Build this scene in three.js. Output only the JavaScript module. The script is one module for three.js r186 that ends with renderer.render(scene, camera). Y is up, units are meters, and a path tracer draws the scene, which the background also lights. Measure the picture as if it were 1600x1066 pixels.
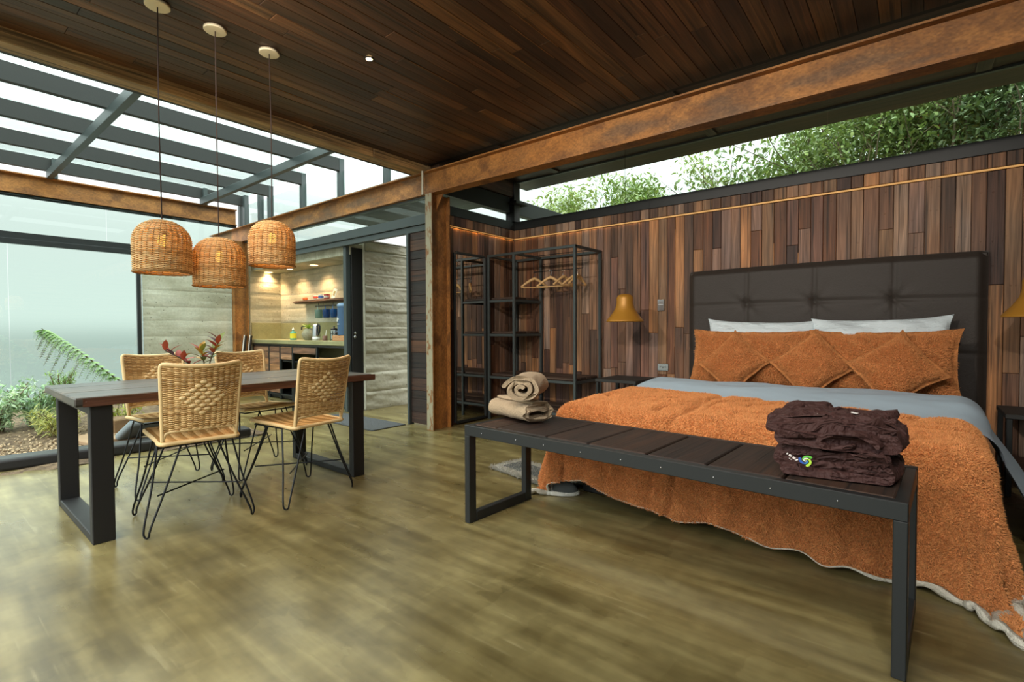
import * as THREE from 'three';
import { mergeGeometries, mergeVertices } from 'three/addons/utils/BufferGeometryUtils.js';
import { RectAreaLightUniformsLib } from 'three/addons/lights/RectAreaLightUniformsLib.js';
import { RoundedBoxGeometry } from 'three/addons/geometries/RoundedBoxGeometry.js';

// ---------------------------------------------------------------- camera, sky, exposure
const scene = new THREE.Scene();
const camera = new THREE.PerspectiveCamera(68.43, 1600 / 1066, 0.05, 2000);
camera.rotation.order = 'YXZ';
camera.rotation.set(-0.02455, 0.68011, -0.00398);
camera.position.set(0, 1.08, 0);
scene.add(camera);

const renderer = new THREE.WebGLRenderer({ antialias: true });
renderer.toneMapping = THREE.LinearToneMapping;
renderer.toneMappingExposure = 5.0;
renderer.shadowMap.enabled = true;
RectAreaLightUniformsLib.init();

const smoothUp = (x, a, b) => { const t = Math.min(1, Math.max(0, (x - a) / (b - a))); return t * t * (3 - 2 * t); };
function skyTexture() {                       // an overcast sky over a valley full of fog
  const W = 256, H = 128, a = new Float32Array(W * H * 4);
  for (let r = 0; r < H; r++) {
    const up = ((r + 0.5) / H - 0.5) * 180, s = smoothUp(up, 0, 13), q = smoothUp(up, 9, 36);
    for (let c = 0; c < W; c++) {
      const o = (r * W + c) * 4;
      a[o] = 0.128 + 0.09 * s + 1.1 * q; a[o + 1] = 0.147 + 0.082 * s + 1.13 * q; a[o + 2] = 0.138 + 0.089 * s + 1.13 * q; a[o + 3] = 1;
    }
  }
  const t = new THREE.DataTexture(a, W, H, THREE.RGBAFormat, THREE.FloatType);
  t.mapping = THREE.EquirectangularReflectionMapping; t.magFilter = t.minFilter = THREE.LinearFilter; t.needsUpdate = true;
  return t;
}
scene.background = skyTexture();
scene.backgroundIntensity = 1.0;

// ---------------------------------------------------------------- helpers
const rng = (s) => () => { s = (s + 0x6d2b79f5) | 0; let t = Math.imul(s ^ (s >>> 15), 1 | s); t = (t + Math.imul(t ^ (t >>> 7), 61 | t)) ^ t; return ((t ^ (t >>> 14)) >>> 0) / 4294967296; };
const R = rng(7);
const rr = (a, b) => a + (b - a) * R();
const lerp = (a, b, t) => a + (b - a) * t, clamp = (x, a = 0, b = 1) => Math.min(b, Math.max(a, x)), smooth = (a, b, x) => { const t = clamp((x - a) / (b - a)); return t * t * (3 - 2 * t); };
const hash = (x, y, s) => { let h = (Math.imul(x, 374761393) + Math.imul(y, 668265263) + Math.imul(s, 1274126177)) | 0; h = Math.imul(h ^ (h >>> 13), 1274126177); return ((h ^ (h >>> 16)) >>> 0) / 4294967296; };
function vn(x, y, px, py, s) {
  const xi = Math.floor(x), yi = Math.floor(y), fx = x - xi, fy = y - yi, u = fx * fx * (3 - 2 * fx), v = fy * fy * (3 - 2 * fy);
  const m = (a, p) => ((a % p) + p) % p, x0 = m(xi, px), x1 = m(xi + 1, px), y0 = m(yi, py), y1 = m(yi + 1, py);
  return lerp(lerp(hash(x0, y0, s), hash(x1, y0, s), u), lerp(hash(x0, y1, s), hash(x1, y1, s), u), v);
}
function fbm(u, v, fx, fy, oct, s) { let a = 0.5, t = 0, n = 0; for (let i = 0; i < oct; i++) { t += a * vn(u * fx, v * fy, fx, fy, s + i * 17); n += a; a *= 0.5; fx *= 2; fy *= 2; } return t / n; }
const fb = (x, y, oct, s) => { let a = 0.5, t = 0, n = 0; for (let i = 0; i < oct; i++) { t += a * vn(x + 500, y + 500, 99999, 99999, s + i * 13); n += a; a *= 0.5; x *= 2; y *= 2; } return t / n; };

function tex(w, h, fn, srgb = true, sx = 1, sy = 1) {    // sx, sy: metres that one repeat covers
  const a = new Uint8Array(w * h * 4);
  for (let y = 0; y < h; y++) for (let x = 0; x < w; x++) {
    const c = fn(x / w, y / h), o = (y * w + x) * 4;
    if (typeof c === 'number') a[o] = a[o + 1] = a[o + 2] = clamp(c) * 255; else { a[o] = clamp(c[0], 0, 255); a[o + 1] = clamp(c[1], 0, 255); a[o + 2] = clamp(c[2], 0, 255); }
    a[o + 3] = 255;
  }
  const t = new THREE.DataTexture(a, w, h);
  t.wrapS = t.wrapT = THREE.RepeatWrapping; t.magFilter = THREE.LinearFilter; t.minFilter = THREE.LinearMipmapLinearFilter; t.generateMipmaps = true;
  if (srgb) t.colorSpace = THREE.SRGBColorSpace;
  t.repeat.set(1 / sx, 1 / sy); t.needsUpdate = true;
  return t;
}
const mix3 = (a, b, t) => [lerp(a[0], b[0], t), lerp(a[1], b[1], t), lerp(a[2], b[2], t)];
const M = (o) => new THREE.MeshStandardMaterial(o), MP = (o) => new THREE.MeshPhysicalMaterial(o);

// geometry helpers -------------------------------------------------
function fix(g) {                                       // position, normal, uv, not indexed
  let q = g.index ? g.toNonIndexed() : g;
  if (!q.attributes.normal) q.computeVertexNormals();
  if (!q.attributes.uv) q.setAttribute('uv', new THREE.BufferAttribute(new Float32Array(q.attributes.position.count * 2), 2));
  for (const k of Object.keys(q.attributes)) if (!['position', 'normal', 'uv'].includes(k)) q.deleteAttribute(k);
  q.morphAttributes = {}; q.clearGroups();
  return q;
}
const merge = (list) => (list.length === 1 ? fix(list[0]) : mergeGeometries(list.map(fix)));
const at = (g, x = 0, y = 0, z = 0, rx = 0, ry = 0, rz = 0) => { if (rx || ry || rz) g.applyMatrix4(new THREE.Matrix4().makeRotationFromEuler(new THREE.Euler(rx, ry, rz))); g.translate(x, y, z); return g; };
function uvBox(g, grain = 'y', ou = 0, ov = 0) {        // uv in metres, v along the grain
  const p = g.attributes.position, n = p.count, uv = new Float32Array(n * 2), gi = 'xyz'.indexOf(grain);
  for (let i = 0; i < n; i += 3) {
    const P = [0, 1, 2].map((k) => [p.getX(i + k), p.getY(i + k), p.getZ(i + k)]);
    const a = P[1].map((v, k) => v - P[0][k]), b = P[2].map((v, k) => v - P[0][k]);
    const N = [Math.abs(a[1] * b[2] - a[2] * b[1]), Math.abs(a[2] * b[0] - a[0] * b[2]), Math.abs(a[0] * b[1] - a[1] * b[0])];
    const d = N.indexOf(Math.max(...N));
    const vA = d === gi ? (gi + 1) % 3 : gi, uA = 3 - d - vA;
    for (let k = 0; k < 3; k++) { uv[(i + k) * 2] = P[k][uA] + ou; uv[(i + k) * 2 + 1] = P[k][vA] + ov; }
  }
  g.setAttribute('uv', new THREE.BufferAttribute(uv, 2));
  return g;
}
function cbox(w, h, d, c = 0.003, grain = 'y', ou = 0, ov = 0) {   // box with chamfered edges, 44 triangles
  const H = [w / 2, h / 2, d / 2]; c = Math.min(c, 0.45 * Math.min(w, h, d));
  const V = (s, a) => [0, 1, 2].map((k) => s[k] * (k === a ? H[k] : H[k] - c)), pos = [], nor = [];
  const tri = (A, B, C) => {
    const u = B.map((v, k) => v - A[k]), v = C.map((q, k) => q - A[k]);
    let n = [u[1] * v[2] - u[2] * v[1], u[2] * v[0] - u[0] * v[2], u[0] * v[1] - u[1] * v[0]];
    const flip = n[0] * (A[0] + B[0] + C[0]) + n[1] * (A[1] + B[1] + C[1]) + n[2] * (A[2] + B[2] + C[2]) < 0, l = Math.hypot(...n) || 1;
    n = n.map((q) => (flip ? -q : q) / l);
    for (const q of flip ? [A, C, B] : [A, B, C]) { pos.push(...q); nor.push(...n); }
  };
  const quad = (A, B, C, D) => { tri(A, B, C); tri(A, C, D); };
  for (let a = 0; a < 3; a++) for (const s of [-1, 1]) {
    const b = (a + 1) % 3, e = (a + 2) % 3, S = (x, y) => { const q = [0, 0, 0]; q[a] = s; q[b] = x; q[e] = y; return q; };
    quad(V(S(-1, -1), a), V(S(1, -1), a), V(S(1, 1), a), V(S(-1, 1), a));
    for (const t of [-1, 1]) { const q = (z) => { const r = [0, 0, 0]; r[a] = s; r[b] = t; r[e] = z; return r; }; quad(V(q(-1), a), V(q(1), a), V(q(1), b), V(q(-1), b)); }
  }
  for (const x of [-1, 1]) for (const y of [-1, 1]) for (const z of [-1, 1]) tri(V([x, y, z], 0), V([x, y, z], 1), V([x, y, z], 2));
  const g = new THREE.BufferGeometry();
  g.setAttribute('position', new THREE.BufferAttribute(new Float32Array(pos), 3));
  g.setAttribute('normal', new THREE.BufferAttribute(new Float32Array(nor), 3));
  return uvBox(g, grain, ou, ov);
}
const bar = (x0, x1, y0, y1, z0, z1, c = 0.003, grain) => at(cbox(Math.abs(x1 - x0), Math.abs(y1 - y0), Math.abs(z1 - z0), c, grain ?? 'xyz'[[Math.abs(x1 - x0), Math.abs(y1 - y0), Math.abs(z1 - z0)].reduce((m, v, i, A) => (v > A[m] ? i : m), 0)]), (x0 + x1) / 2, (y0 + y1) / 2, (z0 + z1) / 2);
const V3 = (x, y, z) => new THREE.Vector3(x, y, z);
function sweep(pts, r, nr = 6, cap = true) {            // tube along a polyline; r a number or a function of t
  const n = pts.length, T = pts.map((p, i) => pts[Math.min(n - 1, i + 1)].clone().sub(pts[Math.max(0, i - 1)]).normalize());
  let N = Math.abs(T[0].y) < 0.9 ? V3(0, 1, 0) : V3(1, 0, 0); const pos = [], uv = [], idx = []; let L = 0;
  for (let i = 0; i < n; i++) {
    N = N.clone().sub(T[i].clone().multiplyScalar(N.dot(T[i]))).normalize();
    const B = T[i].clone().cross(N), q = typeof r === 'function' ? r(i / (n - 1)) : r;
    if (i) L += pts[i].distanceTo(pts[i - 1]);
    for (let k = 0; k <= nr; k++) { const a = (k / nr) * 2 * Math.PI, c = Math.cos(a) * q, s = Math.sin(a) * q; pos.push(pts[i].x + N.x * c + B.x * s, pts[i].y + N.y * c + B.y * s, pts[i].z + N.z * c + B.z * s); uv.push((k / nr) * 2 * Math.PI * q, L); }
  }
  const w = nr + 1;
  for (let i = 0; i < n - 1; i++) for (let k = 0; k < nr; k++) { const a = i * w + k; idx.push(a, a + 1, a + w, a + 1, a + w + 1, a + w); }
  if (cap) for (const [i, f] of [[0, 1], [n - 1, 0]]) { const c = pos.length / 3; pos.push(pts[i].x, pts[i].y, pts[i].z); uv.push(0, 0); for (let k = 0; k < nr; k++) f ? idx.push(c, i * w + k + 1, i * w + k) : idx.push(c, i * w + k, i * w + k + 1); }
  const g = new THREE.BufferGeometry();
  g.setAttribute('position', new THREE.BufferAttribute(new Float32Array(pos), 3)); g.setAttribute('uv', new THREE.BufferAttribute(new Float32Array(uv), 2));
  g.setIndex(idx); g.computeVertexNormals();
  return g;
}
const curve = (pts, n, closed = false) => { const c = new THREE.CatmullRomCurve3(pts.map((p) => (p.isVector3 ? p : V3(...p))), closed, 'centripetal'); return c.getPoints(n); };
const rod = (a, b, r, nr = 6) => sweep([V3(...a), V3(...b)], r, nr);
const lathe = (pts, seg = 32) => new THREE.LatheGeometry(pts.map((p) => new THREE.Vector2(Math.max(1e-4, p[0]), p[1])), seg);
function grid(nu, nv, fn, closeU = false) {              // fn(u, v) -> [x, y, z]; uv in 0..1
  const pos = new Float32Array((nu + 1) * (nv + 1) * 3), uv = new Float32Array((nu + 1) * (nv + 1) * 2), idx = [];
  for (let j = 0; j <= nv; j++) for (let i = 0; i <= nu; i++) { const o = j * (nu + 1) + i, p = fn(i / nu, j / nv); pos.set(p.slice(0, 3), o * 3); uv.set(p.length > 3 ? p.slice(3, 5) : [i / nu, j / nv], o * 2); }
  for (let j = 0; j < nv; j++) for (let i = 0; i < nu; i++) { const a = j * (nu + 1) + i, b = a + 1, c = a + nu + 1, d = c + 1; idx.push(a, b, c, b, d, c); }
  const g = new THREE.BufferGeometry();
  g.setAttribute('position', new THREE.BufferAttribute(pos, 3)); g.setAttribute('uv', new THREE.BufferAttribute(uv, 2)); g.setIndex(idx); g.computeVertexNormals();
  return g;
}
function iBeam(h, w, tf, tw, L) {                        // I section in the xy plane, length along z
  const s = new THREE.Shape(), a = w / 2, b = h / 2;
  [[-a, -b], [a, -b], [a, -b + tf], [tw / 2, -b + tf], [tw / 2, b - tf], [a, b - tf], [a, b], [-a, b], [-a, b - tf], [-tw / 2, b - tf], [-tw / 2, -b + tf], [-a, -b + tf]].forEach(([x, y], i) => (i ? s.lineTo(x, y) : s.moveTo(x, y)));
  return new THREE.ExtrudeGeometry(s, { depth: L, bevelEnabled: true, bevelSize: 0.001, bevelThickness: 0.001, bevelSegments: 1, steps: 1 }).translate(0, 0, -L / 2);
}

// scene helpers -----------------------------------------------------
const taken = {};
const numbered = (n) => { const k = (taken[n] = (taken[n] ?? -1) + 1); return k ? n + '_' + String(k).padStart(3, '0') : n; };
function tag(o, label, category, group, kind) { if (label) o.userData.label = label; if (category) o.userData.category = category; if (group) o.userData.group = group; if (kind) o.userData.kind = kind; return o; }
function obj(name, g, mat, parent = scene, label) {
  const list = Array.isArray(g) ? merge(g) : g, m = new THREE.Mesh(list, mat);
  m.name = numbered(name); m.castShadow = m.receiveShadow = true; if (label) m.userData.label = label;
  parent.add(m); return m;
}
function thing(name, label, category, pos = [0, 0, 0], ry = 0, group) { const o = new THREE.Group(); o.name = numbered(name); o.position.set(...pos); o.rotation.y = ry; scene.add(o); return tag(o, label, category, group); }
function struct(name, g, mat) { const o = g ? obj(name, g, mat) : new THREE.Group(); if (!g) { o.name = numbered(name); scene.add(o); } o.userData.kind = 'structure'; return o; }
function dup(src, label, pos, ry) { const c = src.clone(); c.userData = { ...src.userData }; c.name = numbered(src.name.replace(/_\d+$/, '')); c.traverse((k) => { if (k !== c) k.name = numbered(k.name.replace(/_\d+$/, '')); }); if (label) c.userData.label = label; if (pos) c.position.set(...pos); if (ry !== undefined) c.rotation.y = ry; scene.add(c); return c; }
function stuff(o) { o.userData.kind = 'stuff'; return o; }
// ---------------------------------------------------------------- materials
const woodFn = (s) => (u, v) => {
  const w = fbm(u, v, 4, 2, 3, s) * 0.12, g = fbm(u + w, v, 40, 3, 4, s + 1), f = fbm(u, v, 128, 12, 2, s + 2), b = fbm(u, v, 6, 3, 4, s + 3);
  const streak = smooth(0.62, 0.75, fbm(u, v, 30, 2, 3, s + 5));
  return 0.5 + 0.5 * g + 0.18 * (f - 0.5) + 0.4 * (b - 0.5) - 0.22 * streak;
};
const T = {};
T.wood = tex(512, 1024, (u, v) => { const k = woodFn(11)(u, v); const n = fbm(u, v, 5, 5, 3, 90); return [255 * k * lerp(1.05, 0.95, n), 250 * k * lerp(0.97, 1.0, n), 245 * k * lerp(0.86, 1.05, n)]; }, true, 0.5, 1.6);
T.woodB = tex(512, 1024, (u, v) => { let k = woodFn(11)(u, v); const hx = u * 10, hy = v * 9, ix = Math.floor(hx), iy = Math.floor(hy); if (hash(ix, iy, 5) > 0.75) { const d = Math.hypot(hx - ix - 0.2 - 0.6 * hash(ix, iy, 6), (hy - iy - 0.5) * 3.4); if (d < 0.1) k = 0; } return k; }, false, 0.5, 1.6);
T.saw = tex(256, 512, (u, v) => 0.5 + 0.35 * (fbm(u, v, 24, 5, 4, 41) - 0.5) + 0.12 * Math.sin(v * 2 * Math.PI * 60 + 2 * fbm(u, v, 3, 3, 2, 9)), false, 0.4, 1.1);
T.rust = tex(256, 2048, (u, v) => {
  const n = fbm(u, v, 3, 10, 5, 21), m = fbm(u, v, 4, 36, 5, 22), f = fbm(u, v, 40, 320, 2, 23), d = fbm(u, v, 2, 5, 3, 24);
  let c = mix3([126, 84, 44], [164, 112, 58], smooth(0.3, 0.7, m)); c = mix3(c, [98, 78, 62], smooth(0.46, 0.7, n) * 0.6); c = mix3(c, [172, 112, 50], smooth(0.62, 0.75, d) * 0.6);
  return c.map((q) => q * (0.82 + 0.36 * f));
}, true, 0.4, 5);
T.rustB = tex(256, 1024, (u, v) => 0.5 * fbm(u, v, 8, 80, 4, 33) + 0.5 * fbm(u, v, 40, 400, 2, 34), false, 0.4, 4);
const strokes = (u, v, nu, nv, warp, s) => { // overlapping trowel strokes: cells with crisp, uneven edges
  const wv = warp * (fbm(u, v, nu * 2, nv * 2, 4, s) - 0.5), row = Math.floor(v * nv + wv), y = ((row % nv) + nv) % nv, c = Math.floor(u * nu + hash(y, 3, s) * 1 + warp * 0.8 * (fbm(u, v, nu * 3, nv, 4, s + 1) - 0.5));
  return hash(((c % nu) + nu) % nu, y, s + 2) * 0.6 + 0.4 * hash(((c % nu) + nu) % nu, 7, s + 3);
};
T.floor = tex(2048, 2048, (u, v) => {
  const a = strokes(u, v, 10, 44, 1.6, 301), b = strokes(v, u, 9, 26, 1.8, 331), c2 = strokes(u + 0.31, v + 0.17, 18, 90, 1.4, 361), big = fbm(u, v, 3, 3, 4, 53), st = fbm(u + 0.02 * fbm(u, v, 6, 6, 2, 50), v, 16, 150, 4, 52), st2 = fbm(u, v, 120, 14, 3, 56), fine = fbm(u, v, 200, 200, 2, 54), cl = fbm(u, v, 40, 40, 4, 59);
  const k = 0.17 * (a - 0.5) + 0.17 * (b - 0.5) + 0.13 * (c2 - 0.5) + 0.3 * (big - 0.5) + 0.55 * (st - 0.5) + 0.12 * (st2 - 0.5) + 0.35 * (cl - 0.5);
  let c = mix3([78, 67, 36], [146, 134, 90], clamp(0.5 + 1.5 * k)); c = c.map((q) => q * (0.94 + 0.12 * fine));
  const sc = fbm(u, v, 30, 420, 2, 57); if (sc > 0.8) c = mix3(c, [186, 176, 138], (sc - 0.8) * 2.2);
  return c;
}, true, 8, 8);
T.floorR = tex(1024, 1024, (u, v) => 0.31 + 0.26 * (fbm(u, v, 14, 40, 4, 61) - 0.5) + 0.25 * (fbm(u, v, 4, 4, 3, 62) - 0.5), false, 8, 8);
T.conc = tex(1024, 1024, (u, v) => {
  const n = fbm(u, v, 5, 5, 5, 71), h = fbm(u, v, 3, 30, 4, 72), f = fbm(u, v, 120, 120, 2, 73), w = fbm(u, v, 11, 40, 5, 74);
  let c = mix3([156, 153, 131], [194, 192, 173], clamp(0.5 + 1.4 * (n - 0.5) + 0.9 * (h - 0.5))); c = mix3(c, [206, 206, 190], smooth(0.52, 0.75, w) * 0.35); c = c.map((q) => q * (0.95 + 0.1 * f));
  const px = u * 90, py = v * 90, ix = Math.floor(px), iy = Math.floor(py); if (hash(ix, iy, 8) > 0.985 && Math.hypot(px - ix - 0.5, py - iy - 0.5) < 0.3) c = mix3(c, [80, 76, 60], 0.7);
  return c;
}, true, 2, 2);
T.concB = tex(1024, 1024, (u, v) => 0.45 * fbm(u, v, 8, 26, 4, 75) + 0.3 * fbm(u, v, 60, 60, 3, 76) + 0.25 * fbm(u, v, 5, 90, 3, 77), false, 2, 2);
T.conc2 = tex(512, 512, (u, v) => { const n = fbm(u, v, 4, 4, 5, 171), f = fbm(u, v, 90, 90, 2, 173); return mix3([132, 128, 88], [160, 156, 114], clamp(0.5 + 1.6 * (n - 0.5))).map((q) => q * (0.94 + 0.12 * f)); }, true, 1.2, 1.2);
T.fur = tex(512, 512, (u, v) => 0.5 * fbm(u, v, 48, 48, 3, 81) + 0.35 * fbm(u, v, 110, 110, 2, 82) + 0.15 * fbm(u, v, 10, 10, 3, 83), false, 0.35, 0.35);
T.furC = tex(512, 512, (u, v) => { const k = 0.7 + 0.35 * fbm(u, v, 40, 40, 3, 84) + 0.25 * (fbm(u, v, 7, 7, 3, 85) - 0.5); return [255 * k, 250 * k, 240 * k]; }, true, 0.35, 0.35);
T.cloth = tex(256, 256, (u, v) => 0.5 + 0.3 * (fbm(u, v, 64, 64, 2, 86) - 0.5) + 0.12 * Math.sin(u * 2 * Math.PI * 64) * Math.sin(v * 2 * Math.PI * 64), false, 0.12, 0.12);
T.crease = tex(512, 512, (u, v) => { const w = fbm(u, v, 3, 3, 3, 141), r = (s, f, g) => 1 - Math.abs(2 * fbm(u + 0.12 * w, v + 0.1 * w, f, g, 3, s) - 1); return 0.55 * Math.pow(r(142, 4, 9), 3) + 0.3 * Math.pow(r(146, 9, 18), 3) + 0.15 * fbm(u, v, 60, 60, 2, 149); }, false, 0.35, 0.35);
T.leather = tex(512, 512, (u, v) => 0.55 * fbm(u, v, 60, 60, 3, 91) + 0.45 * fbm(u, v, 9, 9, 4, 92), false, 0.5, 0.5);
T.soil = tex(512, 512, (u, v) => { const n = fbm(u, v, 40, 40, 3, 95), m = fbm(u, v, 6, 6, 3, 96); return mix3([74, 58, 42], [142, 120, 92], clamp(n * 1.3 + 0.6 * (m - 0.5) - 0.1)); }, true, 1.5, 1.5);
T.cork = tex(128, 128, (u, v) => { const n = fbm(u, v, 14, 14, 3, 97); return mix3([140, 92, 56], [214, 168, 122], n); }, true, 0.1, 0.1);

const woodMat = (hex, o = {}) => M({ map: T.wood, bumpMap: T.woodB, bumpScale: 0.0022, roughness: 0.62, color: hex, ...o });
const wallTones = ['#b8906e', '#9a7560', '#aa8268', '#806250', '#c89e80', '#9e7668', '#b08c78', '#6a4e44', '#dca474', '#b8978a', '#94664a', '#c8ac9a'].map((h) => woodMat(h));
const darkTones = ['#4c3428', '#3c2a22', '#5a3c2c', '#33251e', '#68462f'].map((h) => woodMat(h));
const ceilTones = ['#66442b', '#553924', '#734f32', '#462e1e', '#7c5836', '#5c422d', '#4f3725', '#895f36'].map((h) => woodMat(h, { roughness: 0.48, bumpScale: 0.0015 }));
const MAT = {
  floor: MP({ map: T.floor, roughness: 1, roughnessMap: T.floorR, bumpMap: T.floorR, bumpScale: 0.0012, specularIntensity: 1, ior: 1.5 }),
  rust: M({ map: T.rust, bumpMap: T.rustB, bumpScale: 0.0015, roughness: 0.58, metalness: 0.1 }),
  greySteel: M({ map: tex(128, 1024, (u, v) => { const n = fbm(u, v, 4, 40, 5, 211), e = Math.abs(u - 0.5) * 2; return mix3([150, 146, 122], [128, 88, 50], clamp(smooth(0.55, 0.72, n) + smooth(0.86, 1, e))); }, true, 0.1, 2.5), bumpMap: T.rustB, bumpScale: 0.001, roughness: 0.6 }),
  rustGrey: M({ map: T.rust, color: '#a8a294', bumpMap: T.rustB, bumpScale: 0.0015, roughness: 0.6, metalness: 0.1 }),
  steel: M({ color: '#454d4d', roughness: 0.42, metalness: 0.25 }),
  frame: M({ color: '#272a2a', roughness: 0.42, metalness: 0.2 }),
  purlin: M({ color: '#2d2e2c', roughness: 0.6, metalness: 0.1, bumpMap: T.leather, bumpScale: 0.0008 }),
  black: M({ color: '#131211', roughness: 0.55 }),
  blackWood: M({ map: T.wood, bumpMap: T.woodB, bumpScale: 0.002, color: '#5a463c', roughness: 0.5 }),
  fascia: woodMat('#c8aa7c'),
  timber: woodMat('#7a5a40'),
  conc: M({ map: T.conc, bumpMap: T.concB, bumpScale: 0.006, roughness: 0.85 }),
  conc2: M({ map: T.conc2, bumpMap: T.concB, bumpScale: 0.001, roughness: 0.5 }),
  glass: MP({ color: '#eef6f2', transmission: 1, thickness: 0, roughness: 0, ior: 1.5 }),
  canopy: MP({ color: '#eef6f3', transmission: 1, thickness: 0, roughness: 0, ior: 1.5 }),
  mirror: M({ color: '#d6d8d4', metalness: 1, roughness: 0.015 }),
  cane2: M({ color: '#b88c50', roughness: 0.6 }),
  cane: M({ color: '#e2ba7c', roughness: 0.6 }),
  caneDark: M({ color: '#96703c', roughness: 0.62 }),
  lampCane2: M({ color: '#b48c54', roughness: 0.65 }),
  lampCane: M({ color: '#e0bc82', roughness: 0.65 }),
  canePale: M({ color: '#e4c48c', roughness: 0.55 }),
  rodMat: M({ color: '#15181a', roughness: 0.4, metalness: 0.4 }),
  fur: MP({ color: '#d8935a', map: T.furC, bumpMap: T.fur, bumpScale: 0.005, roughness: 1, sheen: 0.6, sheenColor: new THREE.Color('#e0a060'), sheenRoughness: 0.6 }),
  furBlade: MP({ color: '#dd9a60', roughness: 0.9, sheen: 0.3, sheenColor: new THREE.Color('#e0a060') }),
  cream: M({ color: '#d8d2c0', bumpMap: T.fur, bumpScale: 0.01, roughness: 1 }),
  sheet: MP({ color: '#b2c8d6', bumpMap: T.cloth, bumpScale: 0.0004, roughness: 0.62, sheen: 0.4, sheenColor: new THREE.Color('#b8c8d8') }),
  pillow: M({ color: '#dfeef4', bumpMap: T.crease, bumpScale: 0.006, roughness: 0.85 }),
  terry: MP({ color: '#a69276', bumpMap: T.fur, bumpScale: 0.006, roughness: 1, sheen: 0.4, sheenColor: new THREE.Color('#c0b4a4') }),
  robe: MP({ color: '#40231e', bumpMap: T.crease, bumpScale: 0.022, roughness: 0.75, sheen: 0.7, sheenColor: new THREE.Color('#6a443c'), sheenRoughness: 0.35 }),
  leather: M({ color: '#38322d', bumpMap: T.leather, bumpScale: 0.002, roughness: 0.62 }),
  rugGrey: M({ color: '#6c716e', bumpMap: T.fur, bumpScale: 0.012, roughness: 1 }),
  rugWhite: M({ color: '#d9d8cc', bumpMap: T.fur, bumpScale: 0.012, roughness: 1 }),
  soil: M({ map: T.soil, bumpMap: T.fur, bumpScale: 0.02, roughness: 1 }),
  white: M({ color: '#e8e6df', roughness: 0.5 }),
  chrome: M({ color: '#c4c8c8', metalness: 1, roughness: 0.22 }),
  hanger: M({ color: '#dcb27a', roughness: 0.45 }),
  lampRust: M({ color: '#b9842f', bumpMap: T.rustB, bumpScale: 0.0006, roughness: 0.42, metalness: 0.2 }),
  ceramic: M({ color: '#ddd0b0', roughness: 0.5 }),
  cordMat: M({ color: '#2a1a12', roughness: 0.8 }),
  cushionGrey: M({ color: '#7d8688', roughness: 0.9, bumpMap: T.cloth, bumpScale: 0.001 }),
};
const leaf = (hex, tr = 0.35) => MP({ color: hex, roughness: 0.7, transmission: tr, thickness: 0 });
// ---------------------------------------------------------------- the room
const XA = -4.05, ZW = -5.06, ZB = -3.6, YC = 2.84, XL = -8.55;

// floor
{
  const s = new THREE.Shape();
  [[2.4, -2.9], [-5.95, -2.9], [-5.2, 2.32], [-9.1, 2.32], [-9.1, 7.2], [2.4, 7.2]].forEach(([x, y], i) => (i ? s.lineTo(x, y) : s.moveTo(x, y)));
  const g = new THREE.ExtrudeGeometry(s, { depth: 0.16, bevelEnabled: false }).rotateX(-Math.PI / 2).translate(0, -0.16, 0);
  struct('floor', fix(g), MAT.floor);
}
// ceiling of dark reclaimed planks running towards the beam
const ceiling = struct('ceiling', bar(-4.16, 2.5, YC + 0.012, YC + 0.26, -3.72, 0.24, 0.002), MAT.black);
{
  let x = -4.15, col = 0;
  while (x < 0.62) {
    const w = 0.088 + 0.016 * hash(col, 1, 4); let z = -3.66 + 0.0, k = 0; z -= 1.3 * hash(col, 3, 9) - 0.1;
    let z1 = -3.66;
    while (z1 < 0.22) {
      const L = (k === 0 ? 0.35 + 1.2 * hash(col, 3, 9) : 0.9 + 1.3 * hash(col, k, 10)), z2 = Math.min(0.23, z1 + L);
      const pl = cbox(w - 0.0025, 0.02, z2 - z1 - 0.002, 0.0022, 'z', hash(col, k, 11) * 3, hash(col, k, 12) * 5);
      obj('plank', pl, ceilTones[Math.floor(hash(col, k, 13) * hash(col, 5, 14) * 0.999 * 2 * ceilTones.length) % ceilTones.length], ceiling).position.set(x + w / 2, YC + 0.01 + 0.003 * hash(col, k, 15), (z1 + z2) / 2);
      z1 = z2; k++;
    }
    if (hash(col, 41, 2) > 0.66) obj('pale_edge', bar(x + w - 0.006, x + w - 0.001, YC - 0.001, YC + 0.004, -3.3 + 2.2 * hash(col, 42, 2), -2.9 + 2.4 * hash(col, 42, 2), 0.001), ceilTones[7], ceiling);
    x += w; col++;
  }
  obj('board_panel', bar(0.63, 2.5, YC, YC + 0.02, -3.66, 0.23, 0.002, 'z'), ceilTones[1], ceiling);
}
// timber edge beam along the glass canopy
struct('trim_1', [bar(-4.29, -4.14, YC - 0.085, YC + 0.1, -3.73, -2.99 + 0.0, 0.006, 'z'), bar(-4.29, -4.14, YC - 0.085, YC + 0.1, -2.985, 0.24, 0.006, 'z')], MAT.fascia);
struct('trim_2', bar(-4.33, -4.292, YC - 0.082, YC + 0.12, -3.73, 0.24, 0.002, 'z'), MAT.black);

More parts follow.
